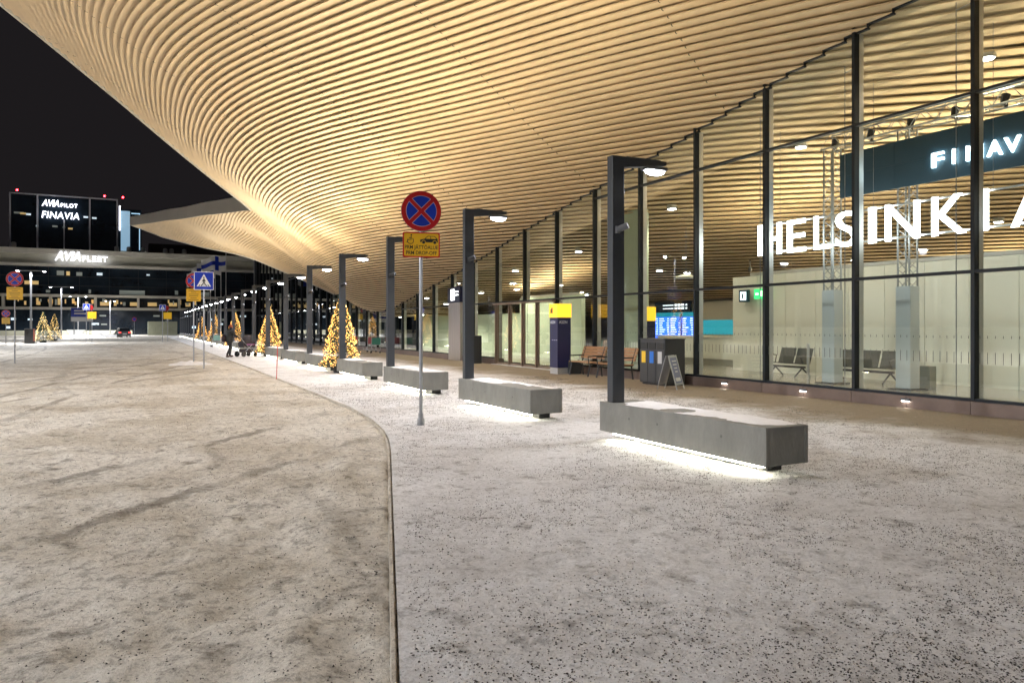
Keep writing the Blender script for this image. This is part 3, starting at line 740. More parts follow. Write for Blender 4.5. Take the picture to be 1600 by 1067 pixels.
mb = MB().box(-0.03,0.03,-0.03,0.03,0,1.0,bev=0.008); mb.build('barrier_post', alu, label='slim steel barrier post beside the black waiting seat pair', cat='post', loc=(16.7,14.6,0.12))
mb = MB().box(-0.03,0.03,-0.03,0.03,0,1.0,bev=0.008); mb.build('barrier_post', alu, label='slim steel barrier post at the end of the three seat row', cat='post', loc=(16.9,12.0,0.12))
mb = MB().box(-0.12,0.12,-0.15,0.15,0,0.55,bev=0.02); mb.build('floor_box', mat('box_grey', (0.32,0.33,0.30), 0.5), label='grey equipment box standing on the hall floor by a stage tower', cat='box', loc=(16.6,11.05,0.12))

# stage truss: two towers in white socks, span, banner
truss_m = mat('truss_alu', (0.42,0.44,0.45), 0.35, metal=0.7)
sock_m = mat('tower_sock', (0.55,0.62,0.66), 0.7)
def truss_run(mb_, a, b, up, side_, w_, n):
    a = Vector(a); b = Vector(b); up = Vector(up)*w_/2; sd = Vector(side_)*w_/2
    cs = [up+sd, up-sd, -up-sd, -up+sd]
    for c in cs: mb_.tube([a+c, b+c], 0.024, 6)
    for k in range(n):
        p = a.lerp(b, k/n); q = a.lerp(b, (k+1)/n)
        for j in range(4):
            c0, c1 = cs[j], cs[(j+1)%4]
            mb_.tube([p+(c0 if k%2 else c1), q+(c1 if k%2 else c0)], 0.010, 5, caps=False)
def tower(y, lab):
    r = empty('stage_tower', (16.1, y, 0.12), label=lab, cat='truss tower')
    m_ = MB(); truss_run(m_, (0,0,2.35), (0,0,6.1), (1,0,0), (0,1,0), 0.29, 16); m_.build('lattice', truss_m, r)
    MB().box(-0.17,0.17,-0.19,0.19,0.03,2.42,bev=0.02).build('fabric_sock', sock_m, r)
    MB().box(-0.3,0.3,-0.3,0.3,0.0,0.028).build('base_plate', black_pl, r)
tower(13.3, 'lattice tower in a pale fabric sock at the end of the dark banner')
tower(11.2, 'lattice tower in a pale fabric sock under the middle of the dark banner')
r = empty('stage_truss', (16.1, 10, 6.4), label='long lattice lighting truss above the dark banner', cat='truss')
m_ = MB(); truss_run(m_, (0,3.5,0), (0,-9.5,0), (0,0,1), (1,0,0), 0.40, 42); m_.build('lattice', truss_m, r)
for k in range(11):
    y = 3.2-k*1.05
    f = MB(); f.tube([(0,y,-0.16),(0,y,-0.24)], 0.035, 8); f.tube([(0,y,0.02),(-0.05,y+0.03,-0.20)], [0.09,0.06], 8); f.build('stage_light', black_pl, r)
bn = empty('banner', (15.85, 10, 4.83), label='long dark slate banner with lit letters hung from the truss', cat='banner')
ban_m = mat('banner_cloth', (0.026,0.064,0.095), 0.6, var=0.08, vscale=1.0)
y = 2.85
while y > -9.3:
    for z0 in (0.0, 0.55): MB().box(-0.02,0.02,y-1.495,y,z0,z0+0.545).build('banner_panel', ban_m, bn)
    y -= 1.5
fin = mat('banner_letter', (1,1,1), emit=(0.75,0.93,1.0), estr=6)
def placed(ch, size, m_, par, y0, w_, z, dep, bold, x):      # a letter whose left end is at y0, w_ wide, reading towards -y
    o = text_mesh(ch, size, 'letter', m_, par, (x, y0, z), (math.radians(90),0,math.radians(-90)), dep, bold)
    xs = [v.co.x for v in o.data.vertices]; k = w_/(max(xs)-min(xs)); x_0 = min(xs)
    for v in o.data.vertices: v.co.x = (v.co.x-x_0)*k
    return o
for ch, y0, y1 in (('F',10.40,10.13),('I',9.93,9.86),('N',9.63,9.29),('A',9.20,8.90),('V',8.86,8.55)):
    placed(ch, 0.46, fin, bn, y0-10, y0-y1, 0.30, 0.05, 0.002, -0.06)

# hanging lit letters
hl = empty('lit_lettering', (15.2, 12, 3.5), label='huge white glowing letters hanging in a row inside the glass front', cat='sign')
for ch, y0, y1 in (('H',14.97,14.17),('E',13.95,13.38),('L',13.10,12.62),('S',12.46,11.84),('I',11.54,11.36),('N',11.11,10.30),('K',10.01,9.28),('I',9.02,8.84),('A',8.40,7.55)):
    placed(ch, 1.22, letter_white, hl, y0-12, y0-y1, 0.03, 0.05, 0.0, 0)
X0 = -4.6
for z in (0.10, 0.84): MB().box(0.09,0.12,X0-0.4,2.8,z-0.02,z+0.02).build('carrier_rail', alu, hl)
for y in (2.3, -0.5, -3.2): MB().tube([(0.1,y,0.85),(0.1,y,4.2)], 0.006, 5).build('hanger_wire', steel_gal, hl)

# signs on the partition, screens, counters
bx = MB().box(-0.06,0.05,-0.2,0.2,-0.2,0.2,bev=0.006); sg = bx.build('pictogram_sign', mat('sign_navy', (0.02,0.05,0.09), 0.4), label='small navy pictogram sign box on the cream partition', cat='sign', loc=(18.15, 18.5, 2.62))
MB().box(-0.068,-0.0605,-0.13,0.13,-0.14,0.14).build('pictogram', mat('lit_cyan', (0.8,1,1), emit=(0.75,0.95,1.0), estr=1.6), sg)
MB().box(-0.076,-0.0685,-0.02,0.05,-0.09,0.08).build('figure', mat('figure_navy', (0.02,0.05,0.09), 0.5), sg)
ex = MB().box(-0.06,0.05,-0.24,0.24,-0.16,0.16,bev=0.006).build('exit_sign', mat('exit_green', (0.02,0.4,0.1), 0.4, emit=(0.05,0.75,0.22), estr=0.8), label='green emergency exit sign box on the cream partition', cat='sign', loc=(18.15, 17.78, 2.66))
mb = MB(); mb.box(-0.068,-0.0605,-0.12,-0.05,-0.08,0.10); mb.box(-0.068,-0.0605,0.04,0.16,-0.03,0.03); mb.build('pictogram', mat('lit_white2', (1,1,1), emit=(1,1,1), estr=1.2), ex)
mb = MB().tube([(0,0,-0.1),(0,0,0.06)], 0.06, 10); mb.tube([(0,0,0.06),(0.0,0,0.35)], 0.02, 6); mb.build('dome_camera', black_pl, label='black security camera on top of the cream partition', cat='camera', loc=(18.15,18.25,3.5))
# counter with a white front
ct = empty('service_counter', (20.2, 22.4, 0.12), label='long white service counter inside the glass beyond the partition', cat='counter')
for k in range(5): MB().box(-0.35,0.35,-2.9+k*1.16+0.004,-2.9+(k+1)*1.16-0.004,0.22,1.05,bev=0.008).build('front_panel', white_wall, ct)
MB().box(-0.32,0.32,-2.88,2.88,0.0,0.218).build('kick_plate', mat('kick_grey', (0.3,0.29,0.25), 0.5), ct)
MB().box(-0.42,0.40,-2.95,2.95,1.055,1.10,bev=0.008).build('worktop', white_wall, ct)
# timetable screens and teal way sign
sw = empty('screen_wall', (23.5, 26.2, 0.12), label='wall of bright blue timetable screens under a teal and navy way sign', cat='screens')
MB().box(0.0,0.2,-6.0,6.6,0,2.72).build('backing', mat('screen_backing', (0.50,0.44,0.34), 0.6), sw)
teal = mat('teal_panel', (0.02,0.22,0.30), 0.4, emit=(0.02,0.32,0.42), estr=0.45); blue = mat('blue_screen', (0.02,0.06,0.35), 0.2, emit=(0.03,0.16,0.95), estr=1.2)
paper = mat('white_lines', (0.8,0.9,1), emit=(0.8,0.92,1.0), estr=1.2)
for k in range(4):
    y = 0.98+k*0.88
    s2 = MB().box(-0.05,-0.002,y,y+0.86,0.86,1.94).build('screen', blue, sw)
    ln = MB()
    for j in range(9):
        zz = 1.88-j*0.108; ln.box(-0.056,-0.0505,y+0.86-0.06-random.uniform(0.2,0.45),y+0.80,zz-0.035,zz); ln.box(-0.056,-0.0505,y+0.06,y+0.06+random.uniform(0.08,0.2),zz-0.035,zz)
    ln.build('text_lines', paper, s2)
MB().box(-0.06,-0.002,-2.6,0.9,1.12,1.77).build('teal_panel', teal, sw); MB().box(-0.06,-0.002,0.95,4.6,1.96,2.16).build('teal_panel', teal, sw)
wsn = MB().box(-0.3,-0.2,0.95,3.6,2.17,2.66).build('way_sign', mat('way_navy', (0.012,0.03,0.06), 0.4), sw)
mb = MB()
for z0 in (2.47, 2.31):
    mb.box(-0.31,-0.302,1.15,1.25,z0,z0+0.08); mb.box(-0.31,-0.302,1.37,1.57,z0,z0+0.09); mb.box(-0.31,-0.302,1.63,1.83,z0,z0+0.09); mb.box(-0.31,-0.302,1.89,2.05,z0,z0+0.09); mb.box(-0.31,-0.302,2.15,2.95,z0+0.02,z0+0.06)
mb.build('lettering', paper, wsn)
# fir branches with red baubles beside the screens
def little_tree(loc, h, lab):
    r = empty('decorated_plant', loc, label=lab, cat='plant'); g = random.Random(int(h*100)); m_ = MB()
    for k in range(420):
        t = g.random(); rr = (1-t)*h*0.34*math.sqrt(g.random()); a = g.random()*6.28; z = 0.05+t*h
        c = Vector((rr*math.cos(a), rr*math.sin(a), z)); d = Vector((math.cos(a)+g.uniform(-.4,.4), math.sin(a)+g.uniform(-.4,.4), g.uniform(-0.3,0.5))).normalized()*0.10; s2 = d.cross(Vector((0,0,1))).normalized()*0.02
        m_.add([c-s2, c+s2, c+d], [(0,1,2)])
    m_.build('foliage', mat('fir_dry', (0.07,0.06,0.02), 0.8) if 'fir_dry' not in bpy.data.materials else bpy.data.materials['fir_dry'], r)
    MB().tube([(0,0,0),(0,0,h*0.9)], [0.03,0.008], 6).build('stem', black_pl, r)
little_tree((20.2, 24.2, 1.22), 0.85, 'small decorated fir on the white service counter by the screens')
little_tree((20.2, 20.9, 1.22), 0.6, 'low dark bouquet on the white service counter by the partition')
# orange lit box pillars behind the glass
def pillar(loc, w_, h, lab, word):
    r = empty('info_pillar', loc, label=lab, cat='pillar')
    navy = bpy.data.materials.get('pillar_navy') or mat('pillar_navy', (0.012,0.014,0.065), 0.35, var=0.1, vscale=2)
    yel = bpy.data.materials.get('pillar_yellow') or mat('pillar_yellow', (0.9,0.5,0.02), 0.35, emit=(1.0,0.52,0.03), estr=0.75)
    MB().box(-w_/2+0.01,w_/2-0.01,-w_/2+0.01,w_/2-0.01,0,0.21).build('foot', alu, r)
    MB().box(-w_/2,w_/2,-w_/2,w_/2,0.212,h-0.46,bev=0.006).build('body', navy, r)
    y_ = MB().box(-w_/2-0.015,w_/2+0.015,-w_/2-0.015,w_/2+0.015,h-0.458,h,bev=0.012).build('light_box', yel, r)
    ic = MB(); ic.box(-w_/2-0.022,-w_/2-0.0155,0.03,0.13,h-0.32,h-0.13); ic.box(-w_/2-0.022,-w_/2-0.0155,0.15,0.19,h-0.32,h-0.18)
    ic.build('pictogram', black_pl, y_)
    tw = bpy.data.materials.get('print_grey') or mat('print_grey', (0.5,0.52,0.6), 0.6)
    text_mesh(word, 0.125, 'lettering', tw, r, (-w_/2-0.003, w_/2-0.05, h-0.66), (math.radians(90),0,math.radians(-90)), 0.004, 0.003)
    ln = MB()
    for k in range(3): ln.box(-w_/2-0.005,-w_/2-0.001,0.02-0.13*k,0.10-0.13*k,1.13,1.15)
    ln.build('small_print', tw, r)
    text_mesh(word, 0.125, 'lettering', tw, r, (-w_/2+0.06, -w_/2-0.003, h-0.66), (math.radians(90),0,0), 0.004, 0.003)
    return r
pillar((12.75, 21.5, 0.0), 0.52, 2.36, 'navy information pillar with yellow light box top, outside the glass', 'A2ZN')
pillar((15.0, 19.65, 0.12), 0.36, 2.12, 'yellow topped pillar standing inside the glass behind the recycling bin', '')

# ------------------------------------------------------------------ road signs
red_s = mat('sign_red', (0.42,0.012,0.015), 0.4, spec=0.4); blue_s = mat('sign_blue', (0.008,0.035,0.40), 0.4, spec=0.4); white_s = mat('sign_white', (0.8,0.8,0.8), 0.4)
yel_s = mat('sign_yellow', (0.72,0.42,0.015), 0.4); rim_s = mat('sign_rim', (0.55,0.45,0.45), 0.4); blk_s = mat('sign_black', (0.012,0.012,0.012), 0.5)
def disc(mb_, r, y0, y1, n=40, z=0): mb_.prism([(r*math.cos(2*math.pi*k/n), z+r*math.sin(2*math.pi*k/n)) for k in range(n)], y0, y1)
def no_stop_disc(root, z, r=0.32):
    m_ = MB(); disc(m_, r, -0.022, -0.010, z=z); d = m_.build('disc', red_s, root)
    m_ = MB(); disc(m_, r+0.006, -0.0098, -0.002, z=z); m_.build('disc_back', steel_gal, root)
    for q in range(4):       # four blue fields between the red bars
        a0 = math.radians(45+90*q); ri = r*0.755; hb = r*0.115
        def field(grow):
            pts_ = []; half = math.asin((hb-grow)/(ri+grow))
            tip = (hb-grow)*math.sqrt(2)
            ctr = a0+math.pi/4
            pts_.append((tip*math.cos(ctr), tip*math.sin(ctr)))
            for k in range(13):
                a = a0+half+(math.pi/2-2*half)*k/12; pts_.append(((ri+grow)*math.cos(a), (ri+grow)*math.sin(a)))
            return [(x, zz+z) for x, zz in pts_]
        MB().prism(field(0.007), -0.0245, -0.0225).build('field_edge', rim_s, d)
        MB().prism(field(0.0), -0.027, -0.025).build('field', blue_s, d)
def plate(root, w_, z0, z1, face, rim, name='plate', rr=0.03):
    def rrect(a, b, c, d, r_):
        o = []
        for cx, cz, s0 in ((b-r_, d-r_, 0), (a+r_, d-r_, 90), (a+r_, c+r_, 180), (b-r_, c+r_, 270)):
            for k in range(5): an = math.radians(s0+k*22.5); o.append((cx+r_*math.cos(an), cz+r_*math.sin(an)))
        return o
    p = MB().prism(rrect(-w_/2, w_/2, z0, z1, rr), -0.020, -0.008).build(name, rim, root)
    g = 0.022; MB().prism(rrect(-w_/2+g, w_/2-g, z0+g, z1-g, rr*0.6), -0.0225, -0.0205).build('face', face, p)
    return p
def pole(root, h, r=0.03, foot=True):
    m_ = MB().tube([(0,0.04,-0.05),(0,0.04,h)], r, 12); m_.build('pole', steel_gal, root, smooth=False)
    if foot: MB().lathe([(r+0.03,0),(r+0.03,0.10),(r+0.012,0.13),(r+0.012,0.20)], 14, (0,0.04,0)).build('socket', steel_gal, root)
# drop-off sign
sg = empty('road_sign', (4.07, 11.25, 0), math.radians(-12), 'no stopping sign with yellow drop-off plate on a steel pole by the kerb', 'road sign')
pole(sg, 3.75); no_stop_disc(sg, 3.455)
pl = plate(sg, 0.60, 2.71, 3.115, yel_s, red_s)
ty = -0.0245
text_mesh('PRM JÄTTÖALUE', 0.082, 'lettering', blk_s, pl, (0, ty, 2.845), (math.radians(90),0,0), 0.002, 0.0012, align='CENTER', squash=0.88)
text_mesh('PRM DROP-OFF', 0.082, 'lettering', blk_s, pl, (0, ty, 2.755), (math.radians(90),0,0), 0.002, 0.0012, align='CENTER', squash=0.88)
m_ = MB()  # car
car = [(-0.02,2.955),(-0.02,2.995),(0.05,3.012),(0.10,3.058),(0.215,3.058),(0.262,3.012),(0.268,2.955)]
m_.prism(car, -0.0252, -0.0228); m_.build('car_symbol', blk_s, pl)
m_ = MB(); m_.prism([(0.065,3.012),(0.105,3.048),(0.145,3.048),(0.145,3.012)], -0.0268, -0.0254); m_.prism([(0.155,3.012),(0.155,3.048),(0.21,3.048),(0.243,3.012)], -0.0268, -0.0254); m_.build('car_window', yel_s, pl)
for cx in (0.035, 0.215):
    m_ = MB(); m_.prism([(cx+0.034*math.cos(k*0.3142), 2.955+0.034*math.sin(k*0.3142)) for k in range(20)], -0.0282, -0.0270); m_.build('wheel_gap', yel_s, pl)
    m_ = MB(); m_.prism([(cx+0.026*math.cos(k*0.3142), 2.955+0.026*math.sin(k*0.3142)) for k in range(20)], -0.0296, -0.0284); m_.build('wheel_symbol', blk_s, pl)
m_ = MB()
m_.tube([(-0.175+0.05*math.cos(math.radians(a)), -0.024, 2.975+0.05*math.sin(math.radians(a))) for a in range(150, 415, 20)], 0.0055, 6)
m_.tube([(-0.165,-0.024,3.045),(-0.165,-0.024,2.995),(-0.215,-0.024,2.99),(-0.235,-0.024,2.945)], 0.007, 6); m_.tube([(-0.165,-0.024,3.025),(-0.20,-0.024,3.02)], 0.006, 6)
disc(m_, 0.013, -0.026, -0.0228, 12, 0); 
for i in range(len(m_.v)-24, len(m_.v)): x, y, z = m_.v[i]; m_.v[i] = (x-0.163, y, z+3.066)
m_.build('wheelchair_symbol', blk_s, pl)

def small_nostop(loc, rz, h, lab, s=1.0, grp=None):
    r = empty('road_sign', loc, rz, lab, 'road sign', grp); pole(r, h, foot=False); no_stop_disc(r, h-0.32)
    p = plate(r, 0.60, h-1.23, h-0.68, yel_s, yel_s)
    ln = MB()
    for k, w_ in enumerate((0.42,0.22,0.40,0.36,0.26,0.42)): ln.box(-w_/2, w_/2, -0.0243, -0.0228, h-0.765-k*0.078-0.012*(k>1)-0.012*(k>3), h-0.745-k*0.078-0.012*(k>1)-0.012*(k>3))
    ln.build('lettering', blk_s, p); return r
small_nostop((-4.83, 38.66, -0.05), math.radians(2), 4.05, 'no stopping sign with plain yellow plate at the far road side')
small_nostop((2.2, 35.7, -0.05), math.radians(-8), 4.0, 'no stopping sign with yellow plate partly behind the pedestrian crossing sign')
def ped_sign(loc, rz, h, lab, back=False, w_=0.64, small=False):
    r = empty('road_sign', loc, rz, lab, 'road sign'); pole(r, h, foot=False)
    p = plate(r, w_, h-w_, h, blue_s, white_s, rr=0.02)
    c = h-w_/2; k = w_/0.64
    MB().prism([(-0.235*k,c-0.20*k),(0.235*k,c-0.20*k),(0,c+0.24*k)], -0.0250, -0.0228).build('triangle', white_s, p)
    f = MB()
    f.tube([(0,-0.026,c+0.07*k),(0.0,-0.026,c-0.03*k)], 0.026*k, 8); f.tube([(0,-0.026,c-0.03*k),(0.05*k,-0.026,c-0.15*k)], 0.016*k, 6); f.tube([(0,-0.026,c-0.03*k),(-0.05*k,-0.026,c-0.15*k)], 0.016*k, 6)
    f.tube([(0,-0.026,c+0.06*k),(0.055*k,-0.026,c-0.02*k)], 0.012*k, 6); f.tube([(0,-0.026,c+0.06*k),(-0.055*k,-0.026,c-0.02*k)], 0.012*k, 6); disc(f, 0.026*k, -0.028, -0.0252, 12, c+0.115*k)
    f.build('walker_symbol', blk_s, p)
    s_ = MB()
    for x in (-0.16,-0.085,0.085,0.16): s_.prism([(x*k-0.022*k,c-0.185*k),(x*k+0.022*k,c-0.185*k),(x*k*0.8+0.014*k,c-0.135*k),(x*k*0.8-0.014*k,c-0.135*k)], -0.0268, -0.0252)
    s_.build('stripe_symbol', blk_s, p); return r
ped_sign((2.25, 30.6, -0.05), math.radians(-6), 3.75, 'blue pedestrian crossing sign in front of a no stopping sign', w_=0.70)
def combo(loc, lab):
    r = ped_sign(loc, 0, 4.0, lab)
    m_ = MB(); disc(m_, 0.32, 0.05, 0.07, 28, 3.62); [None for _ in ()]
    for i in range(len(m_.v)): x, y, z = m_.v[i]; m_.v[i] = (x+0.30, y, z)
    m_.build('rear_disc', red_s, r)
    m_ = MB().box(0.1,0.9,0.04,0.06,2.45,3.18); m_.build('yellow_plate', yel_s, r)
    MB().tube([(0.5,0.1,-0.05),(0.5,0.1,3.9)], 0.03, 8).build('second_pole', steel_gal, r)
combo((-4.82, 88.4, -0.05), 'crossing sign cluster with yellow plate beside the pair of lit firs')
combo((2.35, 88.5, -0.05), 'crossing sign cluster with yellow plate by the far end of the post row')
ped_sign((-13.6, 85.5, -0.05), 0, 3.6, 'pedestrian crossing sign standing alone on the far road side near the pale round sign', w_=0.8)
small_nostop((-10.4, 78, -0.05), 0, 3.1, 'distant no stopping sign with yellow plate between road and lit firs')
def round_sign(loc, h, face, rim, lab):
    r = empty('road_sign', loc, 0, lab, 'road sign'); pole(r, h, foot=False)
    m_ = MB(); disc(m_, 0.34, -0.02, -0.01, 28, h-0.34); m_.build('disc', rim, r); m_ = MB(); disc(m_, 0.25, -0.025, -0.021, 28, h-0.34); m_.build('face', face, r)
round_sign((-12.9, 84, -0.05), 2.6, white_s, mat('sign_grn', (0.12,0.2,0.16), 0.5), 'small pale round sign beyond the far road side')
round_sign((-0.6, 140, -0.05), 3.2, blue_s, red_s, 'small round red rimmed sign beside the red lit car')
r = empty('direction_sign', (-6.6, 112, -0.05), 0, 'blue and white direction board on two posts behind the crossing signs', 'sign')
for x in (-0.9, 0.9): MB().tube([(x,0.05,0),(x,0.05,4.1)], 0.05, 8).build('post', steel_gal, r)
MB().box(-1.25,1.25,-0.03,0,2.9,4.1).build('blue_board', blue_s, r); MB().box(-1.25,1.25,-0.03,0,2.3,2.89).build('white_board', white_s, r)
for x1, z0 in ((0.2,3.62),(0.5,3.25)): MB().box(-0.9,x1,-0.036,-0.031,z0,z0+0.16).build('lettering', white_s, r)
# red snow stake
MB().tube([(0,0,0),(0.03,0,1.02)], 0.012, 6).build('snow_stake', mat('stake_red', (0.5,0.03,0.03), 0.6), label='thin red snow stake at the kerb', cat='stake', loc=(3.75,23.2,0))

# ------------------------------------------------------------------ street furniture by the glass
bn_ = empty('recycling_bin', (12.85, 16.2, 0), label='anthracite three stream recycling bin with yellow, blue and grey labels', cat='bin')
bin_m = mat('bin_steel', (0.035,0.036,0.038), 0.5, var=0.12, vscale=3)
lab_y = mat('label_yellow', (0.75,0.48,0.02), 0.5); lab_b = mat('label_blue', (0.02,0.16,0.6), 0.5); lab_g = mat('label_grey', (0.45,0.45,0.45), 0.5)
MB().box(-0.32,0.36,-0.54,0.54,0.05,1.245,bev=0.01).build('body', bin_m, bn_); MB().box(-0.28,0.32,-0.5,0.5,0,0.049).build('foot', black_pl, bn_)
for k, lm in enumerate((lab_g, lab_b, lab_y)):
    y = -0.355+k*0.355
    d = MB().box(-0.345,-0.3215,y-0.17,y+0.17,0.07,0.95).build('door', bin_m, bn_)
    MB().box(-0.352,-0.3455,y-0.085,y+0.085,0.60,0.92).build('label', lm, d)
    MB().box(-0.334,-0.3215,y-0.15,y+0.15,0.98,1.16).build('slot', blk_s, bn_)
MB().box(-0.36,0.38,-0.56,0.56,1.2455,1.27,bev=0.006).build('lid', bin_m, bn_)
# A-frame
af = empty('pavement_sign', (12.15, 14.95, 0), math.radians(30), 'grey framed folding pavement sign with violet poster by the recycling bin', 'sign')
poster = mat('poster_violet', (0.22,0.24,0.40), 0.35, var=0.1, vscale=2)
def slant(mb_, x0, x1, y0, y1, z0, z1, off, sgn):    # board leaning in y
    def yy3(z): return sgn*(0.30-0.27*z/0.98)
    vs = [(x, yy3(z)+o, z) for o in (off, off+sgn*0.012) for z in (z0,z1) for x in (x0,x1)]
    mb_.add(vs, [(0,1,3,2),(4,6,7,5),(0,4,5,1),(2,3,7,6),(0,2,6,4),(1,5,7,3)])
for sgn in (-1, 1):
    f = MB(); slant(f,-0.33,-0.27,0,0,0.0,0.98,0,sgn); slant(f,0.27,0.33,0,0,0.0,0.98,0,sgn); slant(f,-0.269,0.269,0,0,0.92,0.979,0,sgn); slant(f,-0.269,0.269,0,0,0.13,0.19,0,sgn); f.build('frame', alu, af)
    f = MB(); slant(f,-0.268,0.268,0,0,0.191,0.919,-sgn*0.002,sgn); b = f.build('poster' if sgn < 0 else 'back_board', poster if sgn < 0 else lab_g, af)
    if sgn < 0:
        t = MB()
        for k in range(4): slant(t,-0.16+0.02*k,0.16-0.03*k,0,0,0.80-k*0.10,0.83-k*0.10,-0.013,sgn)
        slant(t,-0.2,0.15,0,0,0.24,0.34,-0.013,sgn); t.build('lettering', white_s, b)
af.scale = (0.86,0.86,0.88)
# timber benches
def wood_bench(y0, y1, lab):
    r = empty('timber_bench', (13.05, (y0+y1)/2, 0), label=lab, cat='bench'); h = (y1-y0)/2
    wm = bpy.data.materials.get('bench_timber') or mat('bench_timber', (0.30,0.16,0.075), 0.55, var=0.2, vscale=4, stretch=(8,1,8), bump=0.15)
    for k in range(4): MB().box(-0.30+k*0.115,-0.20+k*0.115,-h,h,0.43,0.465,bev=0.006).build('seat_slat', wm, r)
    for k in range(4):
        z = 0.56+k*0.10; x = 0.175+k*0.035
        MB().add([(x,-h,z),(x,h,z),(x+0.03,h,z+0.085),(x+0.03,-h,z+0.085),(x+0.03,-h,z-0.008),(x+0.03,h,z-0.008),(x+0.06,h,z+0.077),(x+0.06,-h,z+0.077)], [(0,1,2,3),(7,6,5,4),(0,4,5,1),(1,5,6,2),(2,6,7,3),(3,7,4,0)]).build('back_slat', wm, r)
    for y in (-h+0.12, h-0.12):
        f = MB(); f.tube([(-0.34,y,0.0),(-0.24,y,0.41)], 0.025, 6); f.tube([(0.20,y,0.0),(0.14,y,0.42),(0.33,y,0.95)], 0.025, 6); f.tube([(-0.30,y,0.41),(0.18,y,0.41)], 0.022, 6); f.build('leg', black_pl, r)
        MB().tube([(-0.30,y,0.43),(-0.33,y,0.64),(0.22,y,0.66)], 0.02, 6).build('armrest', black_pl, r)
wood_bench(19.6, 20.95, 'timber slat bench nearest the navy information pillar')
wood_bench(17.95, 19.35, 'timber slat bench between the other bench and the recycling bin')
MB().box(-0.2,0.2,-0.3,0.3,0,0.42,bev=0.01).build('planter_box', bin_m, label='low dark box between the navy pillar and the timber bench', cat='box', loc=(13.1,21.35,0))
r = empty('litter_bin', (13.0, 29.2, 0), label='black litter bin with steel ashtray by the entrance doors', cat='bin')
MB().box(-0.22,0.22,-0.28,0.28,0,1.2,bev=0.012).build('body', black_pl, r); MB().box(-0.23,-0.2215,-0.1,0.1,0.72,1.05).build('ashtray', alu, r)

# luggage carts by the glass
def cart(loc, rz, lab, panel_m, grp):
    r = empty('luggage_cart', loc, rz, lab, 'luggage cart', grp)
    f = MB()
    for x in (-0.28, 0.28):
        f.tube([(x,-0.45,0.18),(x,0.45,0.14),(x,0.52,0.5),(x,0.60,1.0)], 0.016, 6); f.tube([(x,-0.45,0.18),(x,-0.48,0.35)], 0.014, 6)
    f.tube([(-0.28,0.60,1.0),(0.28,0.60,1.0)], 0.018, 6); f.tube([(-0.28,-0.45,0.18),(0.28,-0.45,0.18)], 0.014, 6); f.tube([(-0.28,0.0,0.16),(0.28,0.0,0.16)], 0.014, 6); f.tube([(-0.28,0.52,0.5),(0.28,0.52,0.5)], 0.014, 6)
    f.build('frame', steel_gal, r)
    MB().add([(-0.26,0.525,0.52),(0.26,0.525,0.52),(0.26,0.595,0.93),(-0.26,0.595,0.93),(-0.26,0.545,0.52),(0.26,0.545,0.52),(0.26,0.615,0.93),(-0.26,0.615,0.93)], [(0,1,2,3),(7,6,5,4),(0,4,5,1),(1,5,6,2),(2,6,7,3),(3,7,4,0)]).build('advert_panel', panel_m, r)
    for x, y in ((-0.28,0.40),(0.28,0.40),(0,-0.42)):
        m2 = MB(); m2.tube([(x-0.02,y,0.07),(x+0.02,y,0.07)], 0.07, 12); m2.build('wheel', black_pl, r)
ad_r = mat('advert_red', (0.4,0.05,0.07), 0.4); ad_g = mat('advert_green', (0.05,0.2,0.16), 0.4); ad_t = mat('advert_teal', (0.25,0.45,0.42), 0.4)
cart((12.4, 47.6, 0), math.radians(180), 'luggage cart with red advert panel by the glass under the low roof', ad_r, 'luggage carts')
cart((12.85, 44.9, 0), math.radians(180), 'luggage cart with dark pink advert panel by the glass under the low roof', mat('advert_pink', (0.33,0.08,0.10), 0.4), 'luggage carts')
cart((12.6, 43.2, 0), math.radians(180), 'luggage cart with green advert panel by the glass under the low roof', ad_g, 'luggage carts')
cart((5.2, 61.5, 0), math.radians(200), 'luggage cart with teal panel left by the kerb near a lit fir', ad_t, 'luggage carts')

for k in range(7):
    cart((16.3, 22.7+0.44*k, 0.12), math.radians(90+180), 'luggage cart nested in the row standing inside the glass by the entrance', (ad_t, mat('advert_pale', (0.55,0.45,0.42), 0.5) if 'advert_pale' not in bpy.data.materials else bpy.data.materials['advert_pale'])[k%2], 'luggage carts nested inside the glass')

